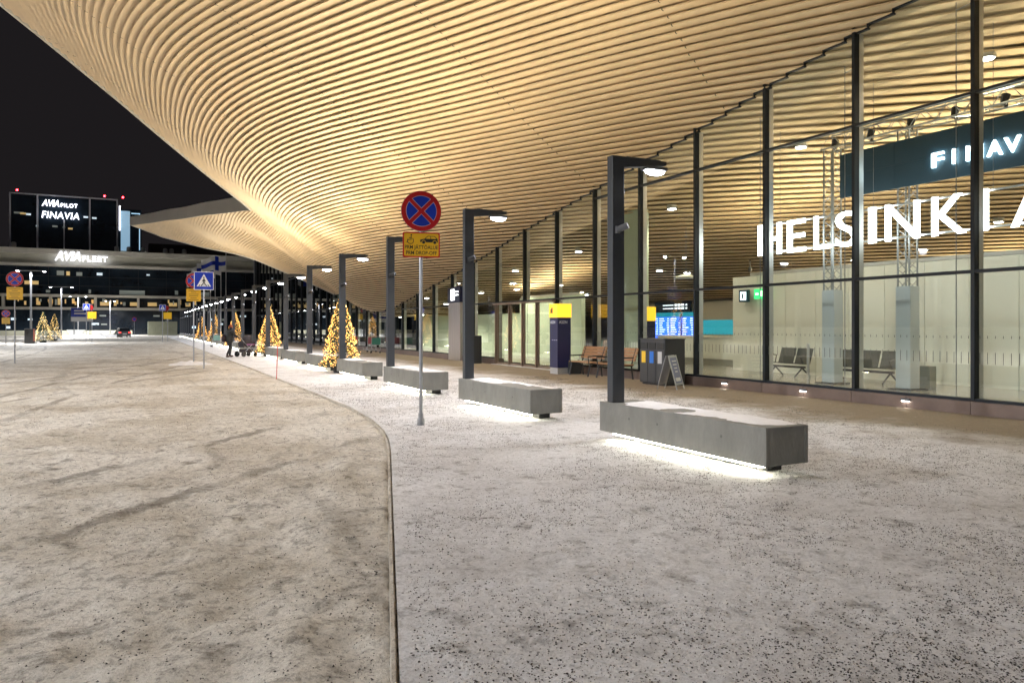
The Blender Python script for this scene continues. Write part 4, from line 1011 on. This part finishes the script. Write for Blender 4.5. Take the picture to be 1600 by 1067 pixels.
# ------------------------------------------------------------------ lit firs
needle = mat('fir_needles', (0.035,0.055,0.022), 0.7, var=0.3, vscale=12)
bulb = mat('warm_bulb', (1,0.7,0.3), emit=(1.0,0.47,0.10), estr=2.8, sample=False)
bulb2 = mat('pale_bulb', (1,0.8,0.4), emit=(1.0,0.62,0.2), estr=1.8, sample=False)
bark = mat('bark', (0.06,0.04,0.025), 0.9)
def make_fir(h, rad, nb, ns, bm_, br, seed, nn=5200):
    g = random.Random(seed); r = empty('lit_fir', (0,0,0)); m_ = MB()
    def prof(t): return rad*(1-t)**0.85*(0.93+0.07*math.sin(t*40))+0.02
    for k in range(nn):
        t = g.random()**1.25; a = g.random()*6.283; tier = 0.80+0.22*math.sin(t*52+math.sin(a*3)*0.8)
        rr = prof(t)*tier*(0.35+0.65*math.sqrt(g.random())); z = 0.24+t*(h-0.24)
        c = Vector((rr*math.cos(a), rr*math.sin(a), z)); d = Vector((math.cos(a), math.sin(a), g.uniform(-0.55,0.15)))+Vector((g.uniform(-.5,.5),g.uniform(-.5,.5),g.uniform(-.3,.3)))
        d = d.normalized()*g.uniform(0.06,0.14)*(1.15-0.5*t); s2 = d.cross(Vector((g.uniform(-1,1),g.uniform(-1,1),1))).normalized()*g.uniform(0.008,0.018)
        m_.add([c-s2, c+s2, c+d*0.9+s2*0.3, c+d], [(0,1,2,3)])
    m_.build('crown', needle, r)
    MB().tube([(0,0,0.1),(0,0,h*0.96)], [0.05,0.008], 7).build('trunk', bark, r)
    b_ = MB(); oct_ = [(1,0,0),(-1,0,0),(0,1,0),(0,-1,0),(0,0,1),(0,0,-1)]; of = [(0,2,4),(2,1,4),(1,3,4),(3,0,4),(2,0,5),(1,2,5),(3,1,5),(0,3,5)]
    for s_i in range(ns):       # strings run down the tree
        a0 = 6.283*s_i/ns+g.uniform(-.1,.1)
        for k in range(nb):
            t = 1-((k+g.random())/nb)**0.62; a = a0+0.5*math.sin(t*7+s_i)+g.uniform(-.35,.35)
            rr = prof(t)*(0.80+0.27*g.random()); z = 0.24+t*(h-0.24)+g.uniform(-.03,.03); q = br*g.uniform(0.7,1.25)
            b_.add([(rr*math.cos(a)+x*q, rr*math.sin(a)+y*q, z+zz*q) for x,y,zz in oct_], of)
    b_.build('string_lights', bm_, r, kind='stuff')
    MB().lathe([(0.26,0),(0.33,0.26),(0.31,0.26),(0.30,0.22)], 14).build('tub', black_pl, r)
    return r
fir = make_fir(2.72, 0.74, 44, 24, bulb, 0.0135, 5)
for i, k in enumerate((3, 6, 9, 12, 15)):
    o = fir if i == 0 else copy_tree(fir)
    o.location = (6.25, POSTS[k]+1.15, 0); o.rotation_euler.z = i*1.3
    tag(o, 'large fir wrapped in amber lights between two benches, the tallest looking of the row' if i == 0 else ['','amber lit fir by the benches right beside the walker with the pram','amber lit fir behind the walker with the pram','fourth amber lit fir from the open end of the bench row','fifth and last amber lit fir of the bench row'][i], 'fir tree', 'amber lit firs in the bench row')
fir2 = make_fir(3.1, 0.85, 22, 14, bulb2, 0.022, 9, 7000)
fir2.location = (-8.5, 87, -0.05); tag(fir2, 'fir tree with scattered pale lights beside the advertising box at the street lamp', 'fir tree', 'pale lit firs across the road')
o = copy_tree(fir2); o.location = (-8.5, 98, -0.05); o.rotation_euler.z = 2; tag(o, 'fir tree with pale lights standing farther back than its twin', 'fir tree', 'pale lit firs across the road')

# ------------------------------------------------------------------ buildings across the forecourt
dark_glass = mat('night_glazing', (0.012,0.02,0.03), 0.12, var=0.4, vscale=0.25, spec=0.6)
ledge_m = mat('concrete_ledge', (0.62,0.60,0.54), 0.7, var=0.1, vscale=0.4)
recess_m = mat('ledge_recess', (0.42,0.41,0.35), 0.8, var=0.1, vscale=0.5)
frame_g = mat('tower_frame', (0.5,0.5,0.54), 0.6)
warm_win = mat('warm_window', (0.9,0.7,0.4), emit=(1.0,0.66,0.22), estr=0.16, sample=False); cool_win = mat('cool_window', (0.8,0.9,1), emit=(0.75,0.9,1.0), estr=0.35, sample=False); dim_win = mat('dim_window', (0.3,0.32,0.3), emit=(0.35,0.40,0.36), estr=0.10, sample=False)
sign_lit = mat('sign_lit', (1,1,1), emit=(0.86,0.88,1.0), estr=2.2)
red_lamp = mat('obstruction_lamp', (1,0,0), emit=(1,0.02,0.03), estr=22, sample=False)
of = empty('office_block', (0,168,0), label='long dark glazed office block with pale concrete ledges across the forecourt', cat='building')
MB().box(-70,60,0.6,22,0,16.0).build('glass_wall', dark_glass, of)
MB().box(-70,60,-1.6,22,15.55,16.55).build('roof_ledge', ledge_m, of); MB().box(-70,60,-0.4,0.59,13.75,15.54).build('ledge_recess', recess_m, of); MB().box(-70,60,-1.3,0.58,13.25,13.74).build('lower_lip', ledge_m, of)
for z0, z1 in ((7.35,7.85),(4.85,5.35)): MB().box(-70,60,-0.8,0.59,z0,z1).build('floor_slab', ledge_m, of)
for k in range(-8, 8): MB().box(k*7.6-0.22, k*7.6+0.22, -0.5, 0.58, 5.36, 7.34).build('column', ledge_m, of)
for k in range(-12, 10):                                            # window grid
    MB().box(k*5.2-0.05, k*5.2+0.05, 0.50, 0.59, 7.87, 13.24).build('mullion', frame_dk, of)
for z in (9.6, 11.4): MB().box(-70,60,0.49,0.58,z-0.06,z+0.06).build('transom', frame_dk, of)
g = random.Random(4)
def lit(x0, x1, z0, z1, m_, y=0.46): MB().box(x0, x1, y, y+0.02, z0, z1).build('lit_window', m_, of)
for x0, x1 in ((-19.7,-19.2),(-17.6,-16.9),(-9.6,-8.9),(-7.5,-5.2),(-4.6,-3.9),(-2.2,0.1),(1.0,3.4),(5.0,7.2),(8.4,9.8),(-28,-26.5)): lit(x0+0.3*(x1-x0), x1, 5.75, 6.5, warm_win)
for k in range(34): x = g.uniform(-24,14); lit(x, x+g.uniform(0.15,0.5), g.choice((5.8,6.1,6.4)), g.choice((6.5,6.9,7.1)), g.choice((warm_win,warm_win,dim_win)), 0.44)
for x0,x1,z0,z1,m_ in ((-19.5,-17.2,9.7,10.4,warm_win),(-14.2,-13.0,11.6,12.5,dim_win),(-12.6,-12.0,11.6,12.4,warm_win),(-10.9,-9.9,11.6,12.3,dim_win),(-7.4,-6.4,11.8,12.3,cool_win),(-3.4,1.2,8.0,8.9,dim_win),(-8.8,-8.4,8.2,8.9,dim_win),(1.5,2.1,12.0,12.3,cool_win),(6.8,7.4,8.2,9.0,dim_win),(11.0,13.5,8.0,8.8,dim_win),(-16,-15.3,8.2,8.7,dim_win)): lit(x0,x1,z0,z1,m_)
for k in range(26): x = g.uniform(-24,20); z = g.choice((1.2,1.9,2.8,3.6)); lit(x, x+g.uniform(0.2,1.3), z, z+g.uniform(0.15,0.5), g.choice((dim_win,dim_win,cool_win)), 0.42)
for x in (-21.3, -3.9, -1.7, 0.9, 5.0, 6.2, 8.6): MB().lathe([(0.35,0),(0.45,0.5),(0.42,1.1),(0.2,1.25)], 12, (x,1.0,16.56)).build('roof_vent', mat('vent_pale', (0.4,0.4,0.38), 0.6) if 'vent_pale' not in bpy.data.materials else bpy.data.materials['vent_pale'], of)
MB().box(2,40,9,20,16.56,19.5).build('plant_room', mat('plant_room', (0.07,0.06,0.055), 0.8), of)
sgF = empty('roof_sign', (-14.3,166.3,14.35), label='single line of white lit lettering on the pale concrete ledge', cat='sign')
text_mesh('AVIA', 2.5, 'lettering', sign_lit, sgF, (0,0,0), (math.radians(90),0,0), 0.2, 0.02, shear=0.25, space=0.96, squash=0.80)
text_mesh('FLEET', 1.45, 'lettering', sign_lit, sgF, (4.5,0,0.0), (math.radians(90),0,0), 0.2, 0.02, space=1.22)
# tower
tw = empty('glass_tower', (-13.1,172.5,16), label='dark glass tower block with white lit lettering and grey frame', cat='building')
MB().box(-9.3,9.3,0,14,0.6,11.4).build('glass_wall', dark_glass, tw)
for x in (-9.22,-4.7,4.3,9.22): MB().box(x-0.14,x+0.14,-0.25,-0.01,0.6,11.55).build('frame_post', frame_g, tw)
MB().box(-0.28,-0.06,-0.22,-0.01,0.6,7.0).build('frame_post', frame_g, tw)
MB().box(-9.36,9.36,-0.27,-0.005,11.56,11.8).build('frame_head', frame_g, tw)
for x,z,w_,m_ in ((-8.6,7.7,1.6,dim_win),(-7.6,7.6,1.0,warm_win),(-6.6,7.5,0.8,cool_win),(-4.95,5.3,0.4,cool_win),(-2.2,5.4,0.9,dim_win),(-0.4,5.3,0.4,dim_win),(0.5,5.1,0.8,warm_win),(3.2,7.6,0.8,cool_win),(4.7,7.5,0.8,cool_win)): MB().box(x,x+w_,-0.03,-0.012,z,z+0.35).build('lit_window', m_, tw)
sgP = empty('roof_sign', (-17.0,171.9,25.45), label='two lines of white lit lettering high on the dark glass tower', cat='sign')
text_mesh('AVIA', 1.85, 'lettering', sign_lit, sgP, (0,0,0), (math.radians(90),0,0), 0.2, 0.01, shear=0.25, space=0.96, squash=0.74)
text_mesh('PILOT', 1.05, 'lettering', sign_lit, sgP, (3.15,0,0.0), (math.radians(90),0,0), 0.2, 0.01, space=1.2, squash=0.9)
text_mesh('FINAVIA', 1.9, 'lettering', sign_lit, sgP, (-0.15,0,-2.35), (math.radians(90),0,0), 0.2, 0.0, shear=0.15, space=1.1, squash=0.86)
for x in (-21.6, -6.3, -2.9):
    r = empty('obstruction_light', (x,176,27.5), label='tiny red aircraft warning lamp over the tower end away from the blue lit annex' if x < -20 else ('tiny red aircraft warning lamp over the tower end next to the blue lit annex' if x < -5 else 'tiny red aircraft warning lamp above the blue lit annex itself'), cat='lamp')
    MB().tube([(0,0,-0.5),(0,0,1.2)], 0.05, 6).build('mast', steel_dark, r); MB().lathe([(0.12,1.2),(0.17,1.35),(0.12,1.5)], 8).build('lamp', red_lamp, r)
sb = empty('lit_annex', (-2.4,173,17), label='pale blue lit stair annex beside the dark glass tower', cat='building')
MB().box(-0.85,0.85,0,5,0.3,8.6).build('lit_wall', mat('annex_blue', (0.4,0.55,0.65), 0.6, emit=(0.35,0.58,0.78), estr=0.30, sample=False), sb)
MB().box(-1.15,-0.9,-0.1,-0.0,4.5,9.6).build('neon_strip', sign_lit, sb); MB().box(-1.3,3.0,0.4,6,0.0,9.0).build('dark_wall', dark_glass, sb)
for a,b,c,d in ((2.55,2.72,0.6,8.1),(1.1,2.72,8.11,8.3)): MB().box(a,b,0.2,0.38,c,d).build('light_edge', mat('edge_blue', (0.5,0.7,0.85), 0.5, emit=(0.4,0.65,0.85), estr=0.5, sample=False) if 'edge_blue' not in bpy.data.materials else bpy.data.materials['edge_blue'], sb)
# hedge and low wall at the far forecourt edge
r = empty('rubble_wall', (4.0,150,-0.1), label='low greenish container wall at the end of the lamp post row', cat='wall'); wm = mat('container_green', (0.30,0.32,0.24), 0.7, var=0.1, vscale=1.5)
for k in range(4): MB().box(-2.45+k*1.225+0.008,-2.45+(k+1)*1.225-0.008,0,2.2,0,2.6).build('panel', wm, r)
MB().box(-45,0,0,0.8,0.0,0.95,bev=0.05).build('parapet', mat('parapet_stone', (0.33,0.32,0.24), 0.8, var=0.2, vscale=0.6), label='long low parapet in front of the dark office block', cat='wall', loc=(-1.0,158,-0.1))
def snow_pile(loc, L_, W_, H_, seed, lab):
    n = 30; vs = []; fs = []
    for i in range(n):
        for j in range(16):
            u_, v_ = i/(n-1)*2-1, j/15*2-1
            h = max(0, 1-u_*u_)**0.5*max(0,1-v_*v_)**0.7*H_*(0.55+1.1*float(vnoise(np.array([u_*5+seed]),np.array([v_*2.0]),seed)[0]))
            vs.append((u_*L_, v_*W_, h-0.02))
    for i in range(n-1):
        for j in range(15): fs.append((i*16+j,(i+1)*16+j,(i+1)*16+j+1,i*16+j+1))
    o = raw_mesh('snow_pile', vs, fs, snow_m, None, smooth=True, label=lab, cat='snow pile'); o.location = loc
snow_pile((-7.0,121,-0.1), 3.0, 1.2, 0.45, 3, 'ridge of ploughed snow behind the pale lit firs'); snow_pile((-4.6,128,-0.1), 2.6, 1.2, 0.5, 8, 'ridge of ploughed snow beside the red lit car')
snow_pile((2.0,34.2,-0.05), 0.9, 0.55, 0.16, 15, 'low heap of snow at the foot of the crossing sign')
# white skip
MB().prism([(-1.2,1.15),(-0.75,0.25),(0.75,0.25),(1.2,1.15)], -0.6, 0.6).box(-0.7,0.7,-0.5,0.5,0,0.249).build('skip', mat('skip_white', (0.6,0.6,0.58), 0.6), label='white tapered skip standing before the parapet', cat='skip', loc=(-8.3,128,-0.05))
# street lamps
def street_lamp(loc, h, arm, lab, power, rz=0.0, col=(0.96,0.97,1.0)):
    r = empty('street_lamp', loc, rz, lab, 'street lamp')
    MB().tube([(0,0,0),(0,0,h*0.5),(0,0,h)], [0.11,0.085,0.06], 10).build('pole', steel_gal, r)
    MB().tube([(-arm,0,h-0.05),(arm,0,h-0.05)], 0.035, 8).build('cross_arm', steel_gal, r)
    for s in (-1, 1):
        hd = MB().box(s*arm-0.35*(s<0)-0.0, s*arm+0.35*(s>0), -0.12, 0.12, h-0.10, h-0.01, bev=0.015).build('lamp_head', led_house, r)
        a0 = s*arm-0.35*(s<0); MB().box(a0+0.04, a0+0.31, -0.1, 0.1, h-0.118, h-0.1005).build('lens', led_cool, hd)
        if power: spot('beam', (s*(arm+0.17),0,h-0.14), (s*(arm+0.17),0,0), power, col, 174, 0.25, 0.12, r)
street_lamp((-9.2,84,-0.1), 7.1, 0.9, 'double headed street lamp beside the pale lit firs', 2600)
street_lamp((-9.5,119,-0.1), 7.2, 1.1, 'double headed street lamp behind the pale lit firs', 2600)
street_lamp((-9.45,150,-0.1), 7.0, 1.0, 'double headed street lamp by the parapet beyond the direction board', 3600)
street_lamp((-4.5,150,-0.1), 6.3, 0.5, 'slim street lamp by the parapet near the red lit car', 3600)
street_lamp((-15.5,52,-0.1), 8.0, 0.9, 'double headed street lamp on the far road side before the crossing sign', 4200)
street_lamp((-13.0,17,-0.1), 8.0, 0.9, 'double headed street lamp on the far road side opposite the roof tip', 4200)
street_lamp((-14.5,-5,-0.1), 8.0, 0.9, 'added double headed street lamp on the far road side before the bare road end', 2900)  # added behind the camera to brighten the foreground
# advertising box at the lamp foot
r = empty('advert_box', (-9.2,83.2,-0.1), label='dark upright advertising box at the foot of a street lamp', cat='box')
MB().box(-0.42,0.42,-0.18,0.18,0.12,1.5,bev=0.02).build('body', black_pl, r); MB().box(-0.6,0.6,-0.3,0.3,0,0.119).build('foot', led_house, r); MB().box(0.30,0.41,-0.186,-0.1805,0.3,1.45).build('red_edge', mat('edge_red', (0.4,0.12,0.08), 0.6), r)

# parked car seen from behind
def make_car(loc, rz):
    r = empty('parked_car', loc, rz, 'dark car with red tail lights lit at the end of the road', 'car')
    paint = mat('car_paint', (0.05,0.05,0.055), 0.3, coat=0.6); cg = mat('car_glass', (0.01,0.012,0.015), 0.08)
    st = [(-2.15,0.55,0.72,0.86,0.80),(-2.05,0.30,0.95,0.90,0.84),(-1.2,0.22,0.98,0.92,0.86),(0.0,0.22,0.95,0.92,0.86),(1.2,0.25,0.90,0.90,0.80),(2.0,0.32,0.78,0.84,0.70),(2.15,0.5,0.65,0.72,0.6)]
    vs = []; 
    for y, z0, z1, w0, w1 in st: vs += [(-w0*0.94,y,z0),(-w0,y,(z0+z1)/2),(-w1,y,z1),(w1,y,z1),(w0,y,(z0+z1)/2),(w0*0.94,y,z0)]
    fs = [tuple(range(6))[::-1], tuple(range(36,42))]
    for i in range(6):
        for k in range(6): fs.append((i*6+k, i*6+(k+1)%6, (i+1)*6+(k+1)%6, (i+1)*6+k))
    MB().add(vs, fs).build('body', paint, r)
    cb = [(-2.0,0.94,0.80),(-1.75,1.40,0.62),(-0.2,1.47,0.62),(0.35,1.40,0.60),(1.1,0.90,0.76)]
    vs = [];
    for y, z, w_ in cb: vs += [(-w_,y,z),(w_,y,z)]
    b2 = len(vs); vs += [(-0.82,-2.0,0.9),(0.82,-2.0,0.9),(0.80,1.1,0.88),(-0.80,1.1,0.88)]
    fs = [(0,1,3,2),(2,3,5,4),(4,5,7,6),(6,7,9,8),(0,2,4,6,8,b2+3,b2),(1,b2+1,b2+2,9,7,5,3),(0,b2,b2+1,1)]
    MB().add(vs, fs).build('cabin', cg, r); MB().box(-0.6,0.6,-1.7,0.2,1.462,1.50).build('roof_panel', paint, r)
    tl = mat('tail_light', (0.5,0,0), emit=(1.0,0.05,0.04), estr=1.6, sample=False)
    for s in (-1,1): MB().box(s*0.66-0.16,s*0.66+0.16,-2.2,-2.10,0.70,0.86,bev=0.02).build('tail_light', tl, r)
    MB().box(-0.26,0.26,-2.19,-2.14,0.5,0.61).build('number_plate', lab_g, r)
    for s in (-1,1):
        for y in (-1.35,1.35):
            wh = MB(); wh.tube([(s*0.90-0.1,y,0.32),(s*0.90+0.0,y,0.32)], 0.32, 18); wo = wh.build('wheel', black_pl, r)
            MB().tube([(s*0.9-0.102,y,0.32),(s*0.9+0.006,y,0.32)], 0.19, 12).build('rim', alu, wo)
make_car((-2.2,128.5,-0.1), math.radians(10))

# flags on tall poles
def flag(loc, h, seed, lab):
    r = empty('flagpole', loc, 0, lab, 'flag', 'flags by the far end of the glass front')
    MB().tube([(0,0,0),(0,0,h)], [0.06,0.035], 8).build('pole', white_s, r); MB().lathe([(0.05,0),(0.07,0.05),(0.02,0.12)], 8, (0,0,h)).build('finial', white_s, r)
    n, m2 = 26, 15; L_, H_ = 3.0, 1.75; vs = []; fw = []; fb = []
    for i in range(n):
        t = i/(n-1)
        for j in range(m2):
            q = j/(m2-1); vs.append((-0.05-L_*t*0.93, 0.22*math.sin(t*8+seed+q*0.8)*t, h-0.25-q*H_-0.55*t*t-0.10*math.sin(t*9+seed)))
    for i in range(n-1):
        for j in range(m2-1):
            f = (i*m2+j, (i+1)*m2+j, (i+1)*m2+j+1, i*m2+j+1); tc, qc = (i+.5)/(n-1), (j+.5)/(m2-1)
            (fb if (0.28 < tc < 0.445 or 0.364 < qc < 0.64) else fw).append(f)
    me = bpy.data.meshes.new('cloth'); me.from_pydata(vs, [], fw+fb); me.materials.append(white_s); me.materials.append(blue_s)
    for i, p in enumerate(me.polygons): p.material_index = 0 if i < len(fw) else 1; p.use_smooth = True
    o = bpy.data.objects.new('cloth', me); link(o, r)
for i, (x, y) in enumerate(((9.75,98),(9.35,100),(8.85,102),(8.45,104))):
    flag((x,y,0), 10.6-0.45*i, i*1.9, 'white flag with blue cross on a tall pole, front of its row' if i == 0 else ['','second','third','rearmost'][i]+' white flag with blue cross on a tall pole in the flag row')

# glass wing beyond the low roof point
wg = empty('glass_wing', (14.0,80,0), label='dark glazed wing of the terminal beyond the low point of the roof', cat='building')
wing_glass = glass_mat('wing_glass', (0.35,0.42,0.40), 1.5, extra=0.10)
for k in range(17):
    y = -21.5+k*2.7
    MB().box(-0.12,0.03,y-0.04,y+0.04,0.0,11.9).build('mullion', frame_dk, wg)
    if k < 16:
        for z0,z1 in ((0.3,3.0),(3.06,6.4),(6.46,11.8)): MB().box(-0.01,0.01,y+0.04,y+2.66,z0,z1).build('pane', wing_glass, wg)
for z in (0.15,3.03,6.43): MB().box(-0.08,0.02,-21.45,21.7,z-0.028,z+0.028).build('transom', frame_dk, wg)
MB().box(-0.5,9,-21.6,21.8,11.91,12.5).build('roof_edge', steel_dark, wg)
MB().box(5,5.2,-21.6,21.8,0,11.9).build('inner_wall', mat('wing_inner', (0.05,0.055,0.05), 0.7), wg); MB().box(0.05,4.98,-21.6,21.8,0.0,0.10).build('inner_floor', floor_in, wg)
MB().box(-0.35,0.35,21.81,22.6,0,12.45).build('corner_column', steel_dark, wg)
for y,z,w_ in ((-14,4.2,1.0),(-9,4.6,0.5),(-3,4.1,1.2),(3,4.5,0.6),(9,4.2,0.9),(15,4.4,0.4),(-12,2.0,0.3),(2,7.6,0.5),(12,8.2,1.4),(17,9.2,2.0)): MB().box(4.93,4.99,y,y+w_,z,z+0.28).build('lit_window', g.choice((warm_win,dim_win,cool_win)), wg)

# walker with a pram
def skin_body(name, verts, edges, radii, material, parent, sub=2):
    me = bpy.data.meshes.new(name); me.from_pydata(verts, edges, []); o = bpy.data.objects.new(name, me); COL.objects.link(o)
    md = o.modifiers.new('skin','SKIN'); sv = me.skin_vertices[0].data
    for i, r_ in enumerate(radii): sv[i].radius = r_ if isinstance(r_, tuple) else (r_, r_)
    sv[0].use_root = True
    o.modifiers.new('sub','SUBSURF').levels = sub; o.modifiers['sub'].render_levels = sub
    dg = bpy.context.evaluated_depsgraph_get(); m2 = bpy.data.meshes.new_from_object(o.evaluated_get(dg)); bpy.data.objects.remove(o)
    m2.materials.clear(); m2.materials.append(material)
    for p in m2.polygons: p.use_smooth = True
    o = bpy.data.objects.new(name, m2); link(o, parent); return o
pp = empty('person', (4.2,40.6,0), math.radians(-58), 'person in a dark padded coat and reddish hat pushing a pram', 'person')
# walking towards local +y, hands forward on the pram bar
coat = mat('dark_coat', (0.018,0.019,0.018), 0.8, var=0.3, vscale=9); trou = mat('dark_trousers', (0.012,0.012,0.015), 0.85); skin = mat('skin', (0.45,0.26,0.18), 0.6); hat = mat('knit_hat', (0.25,0.06,0.03), 0.9, bump=0.4, bscale=60); shoe = mat('brown_boots', (0.06,0.03,0.025), 0.6)
V = [(0,0,0.86),(0,0.01,1.05),(0,0.03,1.25),(0,0.05,1.36),(0,0.07,1.43),(0,0.10,1.52),(0,0.11,1.62),
     (-0.17,0.05,1.33),(-0.23,0.16,1.12),(-0.19,0.40,1.02),(-0.18,0.48,1.02), (0.17,0.05,1.33),(0.23,0.16,1.12),(0.19,0.40,1.02),(0.18,0.48,1.02),
     (-0.09,0.02,0.80),(-0.10,0.16,0.46),(-0.10,0.10,0.09),(-0.10,0.22,0.045), (0.09,-0.02,0.80),(0.10,-0.02,0.46),(0.10,-0.22,0.14),(0.10,-0.13,0.05)]
E = [(0,1),(1,2),(2,3),(3,4),(4,5),(5,6),(3,7),(7,8),(8,9),(9,10),(3,11),(11,12),(12,13),(13,14),(0,15),(15,16),(16,17),(17,18),(0,19),(19,20),(20,21),(21,22)]
R = [(0.16,0.13),(0.155,0.125),(0.165,0.13),(0.12,0.10),0.055,0.085,0.075, 0.075,0.058,0.045,0.032, 0.075,0.058,0.045,0.032, 0.10,0.075,0.055,0.04, 0.10,0.075,0.055,0.04]
body = skin_body('body', V, E, R, trou, pp)
skin_body('coat', [(0,0,0.72),(0,0,0.88),(0,0.01,1.05),(0,0.03,1.25),(0,0.05,1.37),(-0.17,0.05,1.34),(-0.235,0.16,1.12),(-0.195,0.37,1.025),(0.17,0.05,1.34),(0.235,0.16,1.12),(0.195,0.37,1.025)], [(0,1),(1,2),(2,3),(3,4),(4,5),(5,6),(6,7),(4,8),(8,9),(9,10)], [(0.22,0.19),(0.205,0.175),(0.19,0.155),(0.195,0.155),(0.12,0.105),0.095,0.078,0.06,0.095,0.078,0.06], coat, pp)
def ell(name, c, s, m_, parent=pp):
    bm = bmesh.new(); bmesh.ops.create_uvsphere(bm, u_segments=18, v_segments=12, radius=1.0)
    for v in bm.verts: v.co = Vector((c[0]+v.co.x*s[0], c[1]+v.co.y*s[1], c[2]+v.co.z*s[2]))
    me = bpy.data.meshes.new(name); bm.to_mesh(me); bm.free(); me.materials.append(m_)
    for p in me.polygons: p.use_smooth = True
    o = bpy.data.objects.new(name, me); link(o, parent); return o
skin_body('face', [(0,0.10,1.46),(0,0.105,1.53),(0,0.10,1.60),(0,0.20,1.53)], [(0,1),(1,2),(1,3)], [0.06,(0.078,0.09),0.075,0.018], skin, pp)
ell('hat', (0,0.09,1.60), (0.098,0.108,0.088), hat)
for s in (-1,1):
    ell('boot', (s*0.10, 0.185 if s < 0 else -0.16, 0.06), (0.052,0.135,0.06), shoe)
    hnd = ell('hand', (s*0.18,0.47,1.02), (0.03,0.05,0.028), skin)
    for k in range(4): MB().tube([(s*0.18+(k-1.5)*0.017,0.50,1.03),(s*0.18+(k-1.5)*0.017,0.545,1.035),(s*0.18+(k-1.5)*0.017,0.555,1.005)], 0.008, 6).build('finger', skin, hnd)
    MB().tube([(s*0.15,0.46,1.02),(s*0.135,0.51,1.0)], 0.009, 6).build('thumb', skin, hnd)
ell('bag', (-0.25,-0.12,0.98), (0.09,0.17,0.20), mat('dark_bag', (0.03,0.02,0.03), 0.8))
pr_ = empty('pram', (4.2+0.53*0.85+0.46, 40.6+0.45+0.24, 0), math.radians(-58), 'dark pram with a hood and purple trim pushed by the walker', 'pram')
pfab = mat('pram_fabric', (0.03,0.025,0.03), 0.85, var=0.3, vscale=8); plil = mat('pram_trim', (0.35,0.12,0.35), 0.7)
m_ = MB(); m_.prism([(-0.30,0.50),(-0.36,0.72),(-0.22,0.84),(0.42,0.80),(0.46,0.66),(0.36,0.48)], -0.22, 0.22, axis='x'); m_.build('carrycot', pfab, pr_)
hd = MB(); n = 9; vs = []
for i in range(n):
    a = math.radians(-10+i*14); 
    for k in range(11):
        b = math.pi*k/10; vs.append((0.235*math.cos(b), 0.02-0.36*math.cos(a)*math.sin(b)*1.0+0.1, 0.80+0.32*math.sin(a)*math.sin(b)+0.02*math.sin(b)))
hd.add(vs, [(i*11+k,i*11+k+1,(i+1)*11+k+1,(i+1)*11+k) for i in range(n-1) for k in range(10)]); hd.build('hood', pfab, pr_, smooth=True)
MB().box(-0.228,0.228,-0.12,0.38,0.62,0.66).build('trim', plil, pr_); MB().box(-0.2,0.2,-0.3,0.3,0.22,0.40,bev=0.03).build('basket', pfab, pr_)
f = MB()
for s in (-1,1): f.tube([(s*0.24,-0.55,1.02),(s*0.24,-0.30,0.75),(s*0.25,0.38,0.13)], 0.014, 6); f.tube([(s*0.24,0.20,0.65),(s*0.25,-0.36,0.15)], 0.014, 6)
f.tube([(-0.24,-0.55,1.02),(0.24,-0.55,1.02)], 0.016, 8); f.build('frame', steel_gal, pr_)
for s in (-1,1):
    for y, rr in ((0.38,0.12),(-0.36,0.15)): MB().tube([(s*0.27-0.02,y,rr),(s*0.27+0.02,y,rr)], rr, 16).build('wheel', black_pl, pr_)
